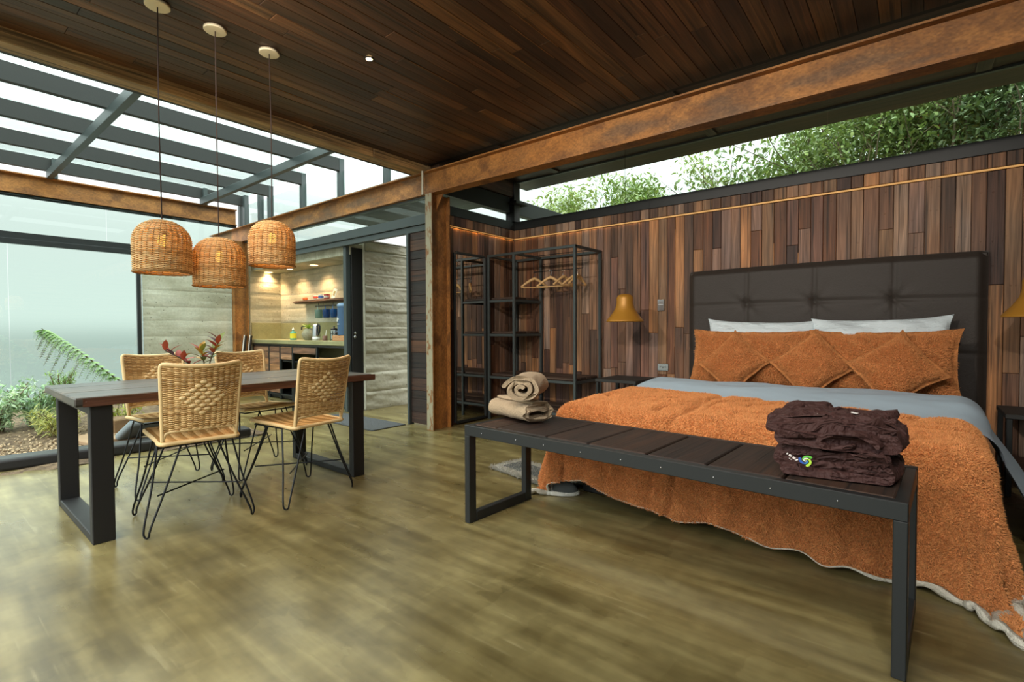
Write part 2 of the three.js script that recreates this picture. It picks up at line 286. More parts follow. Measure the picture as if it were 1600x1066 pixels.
// rusted steel: the long beam, its column, the canopy beam and its corner column
{
  const b = struct('beam', at(fix(iBeam(0.245, 0.13, 0.011, 0.012, 12.25)), 0, 0, 0, 0, Math.PI / 2, 0), MAT.rust); b.position.set(-3.725, 2.636, -3.665);
}
{
  const c = struct('column', at(fix(iBeam(0.26, 0.1, 0.011, 0.01, 2.512)), 0, 0, 0, Math.PI / 2), MAT.rust); c.position.set(-4.022, 1.256, -3.715);
  const g = new THREE.Shape([[0, 0], [0.11, 0], [0, -0.16]].map((p) => new THREE.Vector2(...p)));
  obj('flange_plate', at(uvBox(cbox(0.098, 2.5, 0.004, 0.001, 'y'), 'y', 0.05, 0), 0, 0, 0.1325), MAT.greySteel, c);
  obj('gusset', at(fix(new THREE.ExtrudeGeometry(g, { depth: 0.01, bevelEnabled: false })), 0.006, 1.25, 0.02, 0, 0, 0), MAT.rust, c);
  obj('conduit', sweep(curve([[-0.085, 1.5, 0.137], [-0.085, 1.4, 0.137], [-0.083, 1.25, 0.14]], 8), 0.011, 8), M({ color: '#c9c6b4', roughness: 0.5 }), c);
  const lb = struct('beam', fix(iBeam(0.245, 0.13, 0.011, 0.012, 6.6)), MAT.rust); lb.position.set(XL - 0.06, 2.885, -0.24);
  obj('gutter', bar(-0.02, 0.03, -0.165, -0.125, -3.3, 3.3, 0.003), MAT.black, lb);
  const c2 = struct('column', at(fix(iBeam(0.22, 0.16, 0.011, 0.01, 2.51)), 0, 0, 0, Math.PI / 2), MAT.rust); c2.position.set(-8.55, 1.255, -3.555);
}
// glass canopy: rafters across, purlins along, short posts on the long beam, panes on top
const canopy = struct('canopy_roof');
{
  for (const z of [-1.29, -3.02, 0.5, 2.2]) obj('rafter', bar(XL + 0.03, -4.3, 2.985, 3.085, z - 0.03, z + 0.03), MAT.steel, canopy);
  const PX = [-5.78, -6.72, -7.68];
  for (const x of PX) obj('purlin', bar(x - 0.03, x + 0.03, 3.1, 3.26, -3.66, 3.0), MAT.purlin, canopy);
  obj('purlin', bar(-8.64, -8.58, 3.1, 3.26, -3.66, 3.0), MAT.purlin, canopy);
  obj('purlin', bar(-4.72, -4.66, 3.1, 3.26, -3.66, 3.0), MAT.purlin, canopy);
  for (const x of [...PX, -8.7, -8.52, -8.0, -4.83]) obj('post', bar(x - 0.035, x + 0.035, 2.757, 3.26, -3.7, -3.63), MAT.steel, canopy);
  for (const z of [-1.29, -3.02]) obj('post', bar(XL - 0.045, XL + 0.025, 3.005, 3.26, z - 0.085, z - 0.03), MAT.steel, canopy);
  obj('bottom_rail', bar(-8.5, -4.2, 2.757, 2.785, -3.69, -3.645), MAT.steel, canopy);
  let z = -3.72; const zs = [-3.72, -1.9, 0.1, 3.05];
  for (let k = 0; k < 3; k++) for (const [a, b] of [[-8.75, -6.72], [-6.715, -4.3]]) obj('pane', bar(a, b, 3.265, 3.275, zs[k], zs[k + 1] - 0.006, 0.001), MAT.canopy, canopy);
  // upright panes between the posts
  const U = [-8.46, -8.035, -7.965, -7.715, -7.645, -6.755, -6.685, -5.815, -5.745, -4.865, -4.795, -4.3];
  for (let k = 0; k < U.length; k += 2) obj('pane', bar(U[k], U[k + 1], 2.786, 3.1, -3.672, -3.664, 0.001), MAT.canopy, canopy);
}
// left glass wall (window_1) in the plane of the canopy beam
const win1 = struct('window_1');
{
  obj('transom', [bar(XL - 0.05, XL + 0.03, 2.2, 2.28, -3.5, 3), bar(XL - 0.03, XL + 0.05, 2.135, 2.2, -3.5, 3)], MAT.frame, win1);
  obj('mullion', bar(XL - 0.03, XL + 0.02, -0.1, 2.14, -2.225, -2.18), MAT.frame, win1);
  for (const [a, b] of [[-3.45, -1.86], [-1.855, 0.4], [0.405, 3]]) obj('pane', bar(XL - 0.006, XL + 0.004, 2.28, 2.75, a, b, 0.001), MAT.glass, win1);
  for (const [a, b] of [[-2.178, -0.9], [-0.895, 1], [1.005, 3]]) obj('pane', bar(XL - 0.006, XL + 0.004, 0.0, 2.135, a, b, 0.001), MAT.glass, win1);
}
// board-marked concrete: courses cast as pieces with rough ledges
function course(name, parent, u0, u1, y0, y1, toXYZ, depth, amp, seed, nu = 60, nv = 7) {
  const g = grid(nu, nv, (a, b) => {
    const u = lerp(u0, u1, a), y = lerp(y0, y1, b), e = Math.min(b, 1 - b);
    const led = smooth(0, 0.12, e), n = (fb(u * 5, y * 16 + seed * 7, 4, seed) - 0.5) * amp + (fb(u * 22, y * 40, 3, seed + 3) - 0.5) * amp * 0.35;
    const lip = smooth(0.72, 0.95, b) * smooth(0.42, 0.62, fb(u * 6, seed * 3.1, 4, seed + 9)) * 0.55 * amp;
    return [...toXYZ(u, y, (n + lip + depth) * led + (1 - led) * -0.004), u, y];
  });
  return obj(name, g, MAT.conc, parent);
}
{ // concrete panel of the left wall, between mullion and corner column
  const w = struct('wall_left', bar(XL - 0.2, XL - 0.01, -0.2, 2.3, -3.7, -2.24, 0.004), MAT.conc);
  const ys = [-0.2, 0.12, 0.42, 0.72, 0.99, 1.22, 1.42, 1.66, 1.9, 2.135];
  for (let k = 0; k < ys.length - 1; k++) course('concrete_course', w, -2.235, -3.44, ys[k] + 0.001, ys[k + 1] - 0.001, (u, y, d) => [XL + d, y, u], 0.006 * hash(k, 2, 3), 0.006, 31 + k, 40, 6);
  obj('edge_trim', bar(XL - 0.01, XL + 0.012, -0.1, 2.14, -2.245, -2.236), MAT.pillow, w);
}
{ // kitchen niche: side wall, back wall, soffit, lintel
  const w = struct('wall_kitchen', [bar(-8.75, -8.6, 0, 2.2, -4.4, -3.74, 0.003), bar(-8.75, -5.8, 0, 2.2, -4.5, -4.27, 0.003)], MAT.conc);
  const ys = [1.195, 1.43, 1.66, 1.86, 1.97, 2.055];
  for (let k = 0; k < 5; k++) { course('concrete_course', w, -3.745, -4.262, ys[k] + 0.001, ys[k + 1] - 0.001, (u, y, d) => [-8.6 + d, y, u], 0.004, 0.005, 51 + k, 24, 6); course('concrete_course', w, -8.6, -5.8, ys[k] + 0.001, ys[k + 1] - 0.001, (u, y, d) => [u, y, -4.262 + d], 0.004, 0.005, 61 + k, 70, 6); }
  obj('splashback', [bar(-8.6, -8.588, 0.92, 1.194, -4.262, -3.76, 0.002), bar(-8.588, -5.8, 0.92, 1.19, -4.262, -4.25, 0.002)], MAT.conc2, w);
  struct('ceiling_kitchen', bar(-8.75, -5.76, 2.055, 2.2, -4.4, -3.77, 0.006), MAT.conc);
  for (const [k, x] of [-8.55, -7.86, -7.1].entries()) {
    const d = thing('downlight', ['recessed warm downlight in the kitchen soffit, deepest in the left corner', 'recessed warm downlight in the kitchen soffit, middle of three', 'recessed warm downlight in the kitchen soffit, closest to the door post'][k], 'ceiling light', [x, 2.055, -4.03], 0, 'kitchen downlights');
    obj('trim_ring', at(lathe([[0.06, -0.001], [0.075, -0.001], [0.075, -0.006], [0.06, -0.006], [0.06, -0.001]], 28)), MAT.white, d);
    obj('light_diffuser', at(lathe([[0, -0.004], [0.059, -0.004], [0.059, -0.001], [0, -0.001]], 24)), M({ color: '#fff1d8', emissive: '#ffd9a0', emissiveIntensity: 1.6 }), d);
    const l = new THREE.SpotLight('#ffd09a', 1.0, 0, 1.15, 0.7, 2); l.position.set(0, -0.012, 0); l.target.position.set(0, -1, -0.03); l.castShadow = true; l.shadow.radius = 3; l.name = 'downlight_spot'; d.add(l, l.target);
  }
}
{ // rough concrete wall of the passage, facing the room side of the door
  const w = struct('wall_passage', bar(-5.9, -5.715, 0, 2.25, -7.2, -3.96, 0.004), MAT.conc);
  const ys = [0, 0.24, 0.5, 0.75, 0.95, 1.11, 1.3, 1.46, 1.66, 1.82, 1.98, 2.12, 2.245];
  for (let k = 0; k < ys.length - 1; k++) course('concrete_course', w, -3.96, -6.2, ys[k] + 0.0005, ys[k + 1] - 0.0005, (u, y, d) => [-5.705 + d, y, u], 0.016 * hash(k, 4, 1), 0.03, 81 + k, 130, 14);
  obj('top_flashing', bar(-5.9, -5.69, 2.25, 2.262, -7.2, -3.96, 0.002), MAT.white, w);
  struct('wall_passage_end', bar(-5.9, -4.1, 0, 2.6, -7.3, -7.15, 0.004), MAT.conc);
  struct('roof_passage', [bar(-6.4, -4.16, 2.62, 2.72, -4.75, -3.74, 0.004), bar(-4.5, -4.16, 2.62, 2.72, -7.3, -6.2, 0.004)], MAT.purlin);
}
{ // door frame and header under the beam; glass band above
  const h = struct('trim_3', [bar(-8.6, -4.07, 2.225, 2.33, -3.74, -3.66), bar(-8.6, -4.07, 2.155, 2.223, -3.73, -3.68)], MAT.steel);
  const j = struct('door_1', [bar(-5.84, -5.775, 0, 2.155, -3.79, -3.72), bar(-4.49, -4.455, 0, 2.155, -3.73, -3.66)], MAT.steel);
  const lf = obj('door_leaf', bar(-5.835, -5.755, 0.01, 2.15, -4.0, -3.792), MAT.black, j);
  obj('latch', [at(lathe([[0, 0], [0.018, 0], [0.018, 0.006], [0.01, 0.01], [0, 0.01]], 14), -5.754, 0.98, -3.83, 0, 0, -Math.PI / 2), at(lathe([[0, 0], [0.016, 0], [0.016, 0.006], [0, 0.008]], 14), -5.754, 1.03, -3.83, 0, 0, -Math.PI / 2)], MAT.chrome, lf);
  const w = struct('window_2', null);
  obj('top_channel', bar(-8.6, -4.07, 2.49, 2.512, -3.69, -3.64), MAT.steel, w);
  for (const [a, b] of [[-8.58, -6.9], [-6.895, -5.5], [-5.495, -4.08]]) obj('pane', bar(a, b, 2.33, 2.49, -3.672, -3.664, 0.001), MAT.glass, w);
  const p = struct('wall_partition', bar(-4.455, -4.08, 0.02, 2.23, -3.74, -3.715, 0.002), MAT.black);
  let y = 0.02, k = 0;
  while (y < 2.22) { const hh = Math.min(0.07 + 0.1 * hash(k, 7, 2), 2.23 - y); obj('board', at(cbox(0.372, hh - 0.003, 0.02, 0.003, 'x', hash(k, 1, 3) * 3, hash(k, 2, 3) * 3), -4.268, y + hh / 2, -3.703 + 0.004 * hash(k, 9, 9)), darkTones[[0, 1, 3, 2, 1, 3, 4, 0, 3, 1][k % 10]], p);
    obj('screw', at(new THREE.SphereGeometry(0.004, 6, 4), -4.435, y + hh / 2, -3.692), MAT.chrome, p); y += hh; k++; }
}
// headboard wall and its short return wall, clad in upright reclaimed boards
const LAMPLINE = 2.222;
function boardWall(name, u0, u1, place, seed, wbase = 0.082) {
  const w = struct(name);
  let u = u0, c = 0; const dir = Math.sign(u1 - u0);
  while ((u1 - u) * dir > 0.01) {
    const bw = Math.min(wbase + 0.022 * hash(c, seed, 1), Math.abs(u1 - u)), um = u + dir * bw / 2;
    let y = 0, k = 0; const cuts = [0]; 
    let q = 0.5 + 0.9 * hash(c, seed, 2); while (q < 2.0) { cuts.push(q); q += 0.7 + 1.3 * hash(c, k++, seed + 3); } cuts.push(2.213);
    for (let i = 0; i < cuts.length - 1; i++) {
      const m = wallTones[Math.floor(hash(c, i, seed + 5) * 0.999 * wallTones.length)];
      place(obj('board', cbox(bw - 0.003, cuts[i + 1] - cuts[i] - 0.002, 0.022, 0.003, 'y', hash(c, i, 71) * 2, hash(c, i, 72) * 3), m, w), um, (cuts[i] + cuts[i + 1]) / 2, 0.007 * hash(c, i, seed + 6));
    }
    place(obj('upper_board', cbox(bw - 0.003, 0.1, 0.022, 0.003, 'y', hash(c, 9, 71) * 2, hash(c, 8, 72) * 3), wallTones[[8, 0, 4, 3, 2, 11, 7][Math.floor(hash(c, 77, seed) * 6.99)]], w), um, 2.284, 0.012 + 0.004 * hash(c, 6, seed));
    if (hash(c, seed, 30) > 0.9) place(obj('pale_batten', cbox(0.007, 1.2, 0.014, 0.002, 'y'), wallTones[8], w), u, 1.5 - 1.0 * hash(c, 31, seed), 0.012);
    u += dir * bw; c++;
  }
  return w;
}
const wb = boardWall('wall_back', XA, 0.85, (o, u, y, d) => { o.position.set(u, y, ZW - 0.011 + d); }, 3);
obj('backing', bar(XA - 0.12, 2.5, 0, 2.33, ZW - 0.12, ZW - 0.024, 0.002), MAT.black, wb);
obj('board_panel', bar(0.86, 2.5, 0, 2.33, ZW - 0.022, ZW, 0.002, 'y'), wallTones[3], wb);
const wa = boardWall('wall_alcove', ZW, -3.86, (o, u, y, d) => { o.rotation.y = Math.PI / 2; o.position.set(XA - 0.011 + d, y, u); }, 8, 0.09);
obj('backing', bar(XA - 0.12, XA - 0.024, 0, 2.33, ZW, -3.75, 0.002), MAT.black, wa);
{
  const glow = M({ color: '#e8c088', emissive: '#ffb55e', emissiveIntensity: 0.05 });
  const s1 = thing('light_strip', 'slim warm light strip set along the headboard wall near its top', 'light strip');
  obj('light_diffuser', bar(XA + 0.01, 2.4, LAMPLINE - 0.006, LAMPLINE + 0.008, ZW, ZW + 0.014, 0.002), glow, s1);
  const s2 = thing('light_strip', 'slim warm light strip above the mirror on the short boarded wall', 'light strip');
  obj('light_diffuser', bar(XA, XA + 0.012, LAMPLINE - 0.004, LAMPLINE + 0.006, ZW + 0.02, -3.9, 0.002), glow, s2);
  const a1 = new THREE.RectAreaLight('#ffb866', 0.8, 1.7, 0.012); a1.position.set(-3.15, LAMPLINE - 0.01, ZW + 0.012); a1.rotation.x = -Math.PI / 2; a1.name = 'strip_light'; s1.add(a1);
  const a2 = new THREE.RectAreaLight('#ffb050', 2, 1.1, 0.012); a2.position.set(XA + 0.01, LAMPLINE - 0.01, -4.48); a2.rotation.set(-Math.PI / 2, 0, Math.PI / 2); a2.name = 'strip_light'; s2.add(a2);
}
{ // clerestory over the headboard wall and over the return wall
  const t = struct('trim_4', [bar(XA - 0.1, 2.5, 2.335, 2.44, ZW - 0.11, ZW + 0.02), bar(XA - 0.1, XA + 0.02, 2.335, 2.44, ZW, -3.75)], MAT.frame);
  const w = struct('window_3');
  for (const [a, b] of [[-3.97, -2.49], [-2.484, -0.625], [-0.619, 1.3], [1.306, 2.5]]) obj('pane', bar(a, b, 2.44, 2.95, ZW - 0.02, ZW - 0.01, 0.001), MAT.glass, w);
  obj('top_channel', bar(XA, 2.5, 2.93, 2.952, ZW - 0.03, ZW + 0.01), MAT.steel, w);
  const v = struct('window_4'); obj('pane', bar(XA - 0.05, XA - 0.042, 2.44, 2.56, -4.99, -3.86, 0.001), MAT.glass, v);
  struct('trim_5', [bar(XA - 0.1, XA, 2.555, 2.75, -6.9, -3.75)], MAT.black);
  struct('trim_6', [bar(-4.14, -4.0, 2.44, 2.95, -5.12, -5.0), bar(-4.09, -3.93, 2.66, 2.69, -5.2, -4.95)], MAT.black);
  struct('ceiling_alcove', [bar(-4.16, 2.5, 2.95, 3.1, -5.47, -3.7, 0.003), bar(-4.16, -4.02, 2.75, 2.95, -5.0, -3.73)], MAT.blackWood);
  for (const x of [-3.4, -1.6, 0.3]) obj('ceiling_slat', bar(x, x + 0.09, 2.925, 2.95, -5.0, -3.74), MAT.blackWood, scene.children.find((o) => o.name === 'ceiling_alcove'));
}
{ // sides that the photograph does not show: solid wall on the right, glazing behind the camera
  struct('wall_right', bar(2.4, 2.55, 0, YC + 0.26, -5.2, 1.3), wallTones[3]);
  struct('beam', bar(-4.3, 2.5, YC - 0.02, YC + 0.26, 0.24, 0.3), MAT.rust);
  obj('veranda_board', bar(0.5, 2.5, YC, YC + 0.2, 0.31, 1.3, 0.002), ceilTones[1], ceiling);
  struct('wall_front', bar(0.5, 2.5, 0, YC + 0.2, 1.3, 1.42), wallTones[3]);
}
// ---------------------------------------------------------------- dining table
{
  const t = thing('dining_table', 'dark timber dining table with thick plank top and black loop legs', 'table', [-3.645, 0, -1.4], -0.015);
  const pw = [0.27, 0.34, 0.33]; let x = -0.47;
  for (let k = 0; k < 3; k++) { const w = pw[k]; obj('top_plank', at(cbox(w - 0.01, 0.045, 1.72 - 0.01 * k, 0.006, 'z', k * 1.3, k * 0.7), x + w / 2, 0.7225 + 0.001 * k, -0.03 + 0.01 * k), M({ map: T.wood, bumpMap: T.woodB, bumpScale: 0.002, color: ['#5f5b55', '#6c6258', '#645e57'][k], roughness: 0.36 }), t); x += w; }
  obj('live_edge', grid(60, 4, (a, b) => { const z = lerp(0.81, -0.88, a), n = fb(a * 40, b * 3, 3, 5) * 0.012; return [0.466 + n, 0.701 + 0.043 * b, z, b * 0.045, z]; }), woodMat('#6a4026'), t);
  for (const z of [-0.745, 0.735]) {
    for (const s of [-1, 1]) obj('leg', bar(s * 0.455 - (s > 0 ? 0.055 : 0), s * 0.455 + (s < 0 ? 0.055 : 0), 0, 0.7, z - 0.047, z + 0.047, 0.004), MAT.black, t);
    obj('foot_bar', bar(-0.401, 0.401, 0, 0.045, z - 0.046, z + 0.046, 0.004), MAT.black, t);
    obj('head_bar', bar(-0.401, 0.401, 0.655, 0.699, z - 0.046, z + 0.046, 0.004), MAT.black, t);
  }
}
// ---------------------------------------------------------------- woven chairs (faces +z, back at -z)
function backPt(s, h) {                                  // s -1..1 across, h 0..1 up: the curved back
  const hw = lerp(0.174, 0.188, h);
  return V3(s * hw, 0.485 + 0.405 * h + 0.018 * s * s * h, -0.19 - 0.075 * h - 0.045 * (1 - s * s) * (0.35 + 0.65 * h));
}
const seatPt = (s, d) => V3(s * lerp(0.18, 0.205, d), 0.478 + 0.022 * d - 0.018 * (1 - s * s) * Math.sin(Math.PI * d), lerp(-0.195, 0.225, d));
function weave(pt, rows, ribs, amp, r, u0, u1, skip) {  // strands in and out of the ribs
  const list = [];
  for (let j = 0; j < rows; j++) {
    const h = lerp(u0, u1, (j + 0.5) / rows), pts = [], n = ribs * 4;
    for (let i = 0; i <= n; i++) {
      const s = -1 + (2 * i) / n, p = pt(s, h), e = 0.01, a = pt(Math.min(1, s + e), h).sub(pt(Math.max(-1, s - e), h)), b = pt(s, Math.min(1, h + e)).sub(pt(s, Math.max(0, h - e))), N = a.cross(b).normalize();
      const ph = Math.sin((i / 4) * Math.PI) * (j % 2 ? 1 : -1), w = 0.0012 * (hash(i, j, 3) - 0.5);
      pts.push(p.addScaledVector(N, ph * amp).add(V3(0, w, 0)));
    }
    list.push(sweep(pts, r, 5, false));
  }
  return list;
}
function makeChair() {
  const c = thing('dining_chair', 'x', 'chair');
  // back
  { const st = weave(backPt, 62, 13, 0.0048, 0.0040, 0.15, 0.985); obj('back_weave', st.filter((_, i) => hash(i, 5, 5) < 0.68), MAT.cane, c); obj('back_weave', st.filter((_, i) => hash(i, 5, 5) >= 0.68), MAT.cane2, c); }
  const ribs = []; for (let i = 1; i < 13; i++) { const s = -1 + (2 * i) / 13; ribs.push(sweep(Array.from({ length: 9 }, (_, k) => backPt(s, 0.14 + (0.86 * k) / 8)), 0.0036, 5)); }
  obj('back_ribs', ribs, MAT.caneDark, c);
  const dia = [];
  for (let r = -4; r <= 4; r++) for (let q = -4; q <= 4; q++) {
    if (Math.abs(r) + Math.abs(q) > 4 || (r + q) % 2) continue;
    const s = q * 0.125, h = 0.58 + r * 0.052, g = new THREE.SphereGeometry(1, 10, 6); g.scale(0.0185, 0.011, 0.0095); const p = backPt(s, h); dia.push(at(g, p.x, p.y, p.z - 0.004, 0, 0, 0));
    const g2 = new THREE.SphereGeometry(1, 8, 5); g2.scale(0.0175, 0.0105, 0.0088); const p2 = backPt(s + 0.125, h); dia.push(at(g2, p2.x, p2.y, p2.z + 0.004));
  }
  obj('woven_diamond', dia, MAT.canePale, c);
  const bf = []; for (let k = 0; k <= 10; k++) bf.push(backPt(-1, k / 10)); bf[10] = backPt(-0.97, 0.985); for (let k = 1; k < 12; k++) bf.push(backPt(-1 + (2 * k) / 12, 1)); bf.push(backPt(0.97, 0.985)); for (let k = 9; k >= 0; k--) bf.push(backPt(1, k / 10));
  obj('back_frame', sweep(curve(bf, 90), 0.0105, 8), MAT.canePale, c);
  obj('back_rail', sweep(curve([backPt(-0.99, 0.02), backPt(-0.9, 0.12), backPt(-0.6, 0.145), backPt(0, 0.15), backPt(0.6, 0.145), backPt(0.9, 0.12), backPt(0.99, 0.02)], 40), 0.008, 7), MAT.canePale, c);
  // seat
  const seat = weave((s, h) => seatPt(s, h), 56, 13, 0.0036, 0.0048, 0.0, 1);
  obj('seat_weave', seat.filter((_, i) => i % 2), MAT.cane, c); obj('seat_weave', seat.filter((_, i) => i % 2 === 0), MAT.cane2, c);
  const sr = []; for (let i = 1; i < 13; i++) { const s = -1 + (2 * i) / 13; sr.push(sweep(Array.from({ length: 7 }, (_, k) => seatPt(s, k / 6)), 0.004, 5)); }
  obj('seat_ribs', sr, MAT.caneDark, c);
  const sf = [[-1, 0], [-1, 0.25], [-1, 0.5], [-1, 0.75], [-0.97, 0.97], [-0.8, 1], [-0.4, 1], [0, 1], [0.4, 1], [0.8, 1], [0.97, 0.97], [1, 0.75], [1, 0.5], [1, 0.25], [1, 0], [0.6, 0], [0, 0], [-0.6, 0]].map(([s, d]) => seatPt(s, d));
  obj('seat_frame', sweep(curve(sf, 80, true), 0.0115, 8), MAT.canePale, c);
  // hairpin legs
  for (const sx of [-1, 1]) for (const sz of [-1, 1]) {
    const f = V3(sx * 0.252, 0.007, sz > 0 ? 0.25 : -0.205), a = V3(sx * 0.085, 0.468, sz > 0 ? 0.19 : -0.17), b = V3(sx * 0.178, 0.468, sz > 0 ? 0.085 : -0.07);
    const d = b.clone().sub(a).normalize().multiplyScalar(0.016), pts = [a, a.clone().lerp(f, 0.5).addScaledVector(d, -0.3), f.clone().sub(d).add(V3(0, 0.03, 0)), f.clone().addScaledVector(d, -0.75).add(V3(0, 0.008, 0)), f, f.clone().addScaledVector(d, 0.75).add(V3(0, 0.008, 0)), f.clone().add(d).add(V3(0, 0.03, 0)), b.clone().lerp(f, 0.5).addScaledVector(d, 0.3), b];
    obj('leg', sweep(curve(pts, 40), 0.0052, 7), MAT.rodMat, c);
  }
  const q = (sx, sz) => [sx * 0.196, 0.2, sz > 0 ? 0.185 : -0.168];
  obj('cross_brace', [rod(q(-1, -1), q(1, 1), 0.0045), rod(q(-1, 1), [0.196, 0.207, -0.168], 0.0045)], MAT.rodMat, c);
  obj('under_rail', [rod([-0.18, 0.468, -0.17], [0.18, 0.468, -0.17], 0.005), rod([-0.19, 0.472, 0.19], [0.19, 0.472, 0.19], 0.005), rod([-0.18, 0.468, -0.17], [-0.19, 0.472, 0.19], 0.005), rod([0.18, 0.468, -0.17], [0.19, 0.472, 0.19], 0.005)], MAT.rodMat, c);
  return c;
}
{
  const ch = makeChair(), g = 'woven cane chairs round the dining table', q = Math.PI / 2;
  ch.position.set(-3.24, 0, -1.08); ch.rotation.y = -q - 0.14;
  tag(ch, 'woven cane chair nearest the camera, its diamond patterned back turned to us', 'chair', g);
  dup(ch, 'woven cane chair with its back to us at the kitchen end of the table', [-3.155, 0, -1.675], -q - 0.15);
  dup(ch, 'woven cane chair across the table facing us, closer to the garden and fern', [-4.06, 0, -1.2], q - 0.02);
  dup(ch, 'woven cane chair across the table facing us, in front of the kitchen counter', [-3.99, 0, -1.78], q - 0.05);
}
// ---------------------------------------------------------------- basket pendants over the table
function shadeR(h) { return h < 0.62 ? lerp(0.131, 0.1335, Math.sin((h / 0.62) * Math.PI * 0.6)) : 0.1327 * Math.sqrt(Math.max(0.0, 1 - ((h - 0.6) / 0.405) ** 2)); }
const SH = 0.285;
function makePendant() {
  const p = thing('pendant_lamp', 'x', 'pendant lamp');
  const list = [], ribs = 30;
  for (let j = 0; j < 50; j++) {
    const h = (j + 0.5) / 51, r = shadeR(h), pts = [], n = ribs * 3;
    if (r < 0.022) continue;
    for (let i = 0; i <= n; i++) { const a = (i / n) * 2 * Math.PI, q = r + 0.0044 * Math.cos((i / 3) * Math.PI + (j % 2) * Math.PI); pts.push(V3(Math.cos(a) * q, h * SH + 0.001 * (hash(i, j, 8) - 0.5), Math.sin(a) * q)); }
    list.push(sweep(pts, 0.0028, 5, false));
  }
  const ls = obj('lamp_shade', list.filter((_, i) => hash(i, 6, 5) < 0.68), MAT.lampCane, p); obj('weave_band', list.filter((_, i) => hash(i, 6, 5) >= 0.68), MAT.lampCane2, ls);
  const rb = []; for (let i = 0; i < ribs; i++) { const pts = []; for (let k = 0; k <= 22; k++) { const h = (k / 22) * 0.997, a = ((i + 0.5) / ribs) * 2 * Math.PI + 0.16 * (1 - h), r = Math.max(0.012, shadeR(h)); pts.push(V3(Math.cos(a) * r, h * SH, Math.sin(a) * r)); } rb.push(sweep(pts, 0.0027, 5)); }
  obj('shade_ribs', rb, MAT.caneDark, p);
  const rim = []; for (let i = 0; i <= 80; i++) { const a = (i / 80) * 2 * Math.PI, q = 0.134 + 0.003 * Math.sin(i * 2.4); rim.push(V3(Math.cos(a) * q, 0.001 * Math.sin(i * 1.9), Math.sin(a) * q)); }
  obj('rim', sweep(rim, 0.0052, 6, false), MAT.caneDark, p);
  obj('socket', at(lathe([[0, 0], [0.016, 0], [0.018, 0.05], [0.01, 0.06], [0, 0.06]], 16), 0, SH - 0.075, 0), MAT.black, p);
  const b = obj('bulb', at(lathe([[0, 0], [0.014, 0.004], [0.022, 0.02], [0.022, 0.05], [0.012, 0.075], [0.011, 0.08]], 18), 0, 0.14, 0), M({ color: '#ffe6a0', emissive: '#ffc24a', emissiveIntensity: 0.9 }), p);
  const l = new THREE.PointLight('#ffb45a', 0.022); l.position.set(0, 0.18, 0); l.castShadow = true; l.name = 'bulb_light'; p.add(l);
  return p;
}
{
  const g = 'woven basket pendants in a row over the table', p0 = makePendant();
  const set = [[-0.94, 1.393, 'woven basket pendant lamp hanging closest to us, over the near table end'], [-1.226, 1.338, 'woven basket pendant lamp hanging lowest, in the middle of three'], [-1.54, 1.487, 'woven basket pendant lamp hanging highest, towards the kitchen']];
  const all = set.map(([z, y, label], i) => (i ? dup(p0, label, [-3.212, y, z], i * 0.7) : (p0.position.set(-3.212, y, z), tag(p0, label, 'pendant lamp', g), p0)));
  all.forEach((p, i) => {
    const top = YC - p.position.y;
    obj('cord', sweep(curve([[0, SH - 0.02, 0], [0.004 * (i - 1), lerp(SH, top, 0.5), 0.003], [0, top - 0.015, 0]], 14), 0.0033, 6), MAT.cordMat, p);
    obj('canopy_plate', at(lathe([[0, 0], [0.056, 0], [0.06, 0.004], [0.06, 0.018], [0, 0.018]], 32), 0, top - 0.018, 0), MAT.ceramic, p);
  });
}
{ // spot in the ceiling
  const d = thing('ceiling_spot', 'small bright spotlight set into the dark plank ceiling', 'ceiling light', [-2.798, YC, -1.993]);
  obj('trim_ring', at(lathe([[0.02, -0.004], [0.032, -0.004], [0.034, 0], [0.02, 0], [0.02, -0.004]], 24)), MAT.black, d);
  obj('light_diffuser', at(lathe([[0, -0.003], [0.02, -0.003], [0.02, 0], [0, 0]], 20)), M({ color: '#fff0d0', emissive: '#ffd490', emissiveIntensity: 12 }), d);
  const l = new THREE.SpotLight('#ffc682', 0.5, 0, 1.2, 0.8, 2); l.position.set(0, -0.02, 0); l.target.position.set(0, -1, 0); l.castShadow = true; l.name = 'ceiling_spot_light'; d.add(l, l.target);
}
{ // track with three spotlights over the near side of the room, turned towards the bed wall
  const t = thing('spot_track', 'black ceiling track with three spotlights turned towards the bed wall', 'track light', [-1.2, YC, -0.42]);
  obj('rail', bar(-1.75, 1.75, -0.03, 0, -0.018, 0.018), MAT.black, t);
  for (const [x, tx, I] of [[-1.5, -2.9, 3.0], [0, -1.4, 3.2], [1.5, 0.1, 2.4]]) {
    const h = obj('spot_head', at(lathe([[0.03, -0.09], [0.06, -0.09], [0.064, 0.0], [0.03, 0.03], [0.03, 0.026], [0.055, -0.004], [0.055, -0.085], [0.03, -0.085]], 24)), MAT.black, t); h.position.set(x, -0.09, 0);
    const to = V3(tx + 1.2 - x, 0.95 - YC, ZW + 0.42).normalize(); h.quaternion.setFromUnitVectors(V3(0, -1, 0), to);
    obj('light_diffuser', at(lathe([[0, -0.082], [0.054, -0.082], [0.054, -0.08], [0, -0.08]], 24)), M({ color: '#fff4e4', emissive: '#fff0dc', emissiveIntensity: 8 }), h);
    const l = new THREE.SpotLight('#fff3e6', I, 0, 0.95, 1, 2); l.position.set(0, -0.1, 0); l.target.position.set(0, -1, 0); l.castShadow = true; l.shadow.radius = 2.5; l.name = 'track_spot_light'; h.add(l, l.target);
  }
}
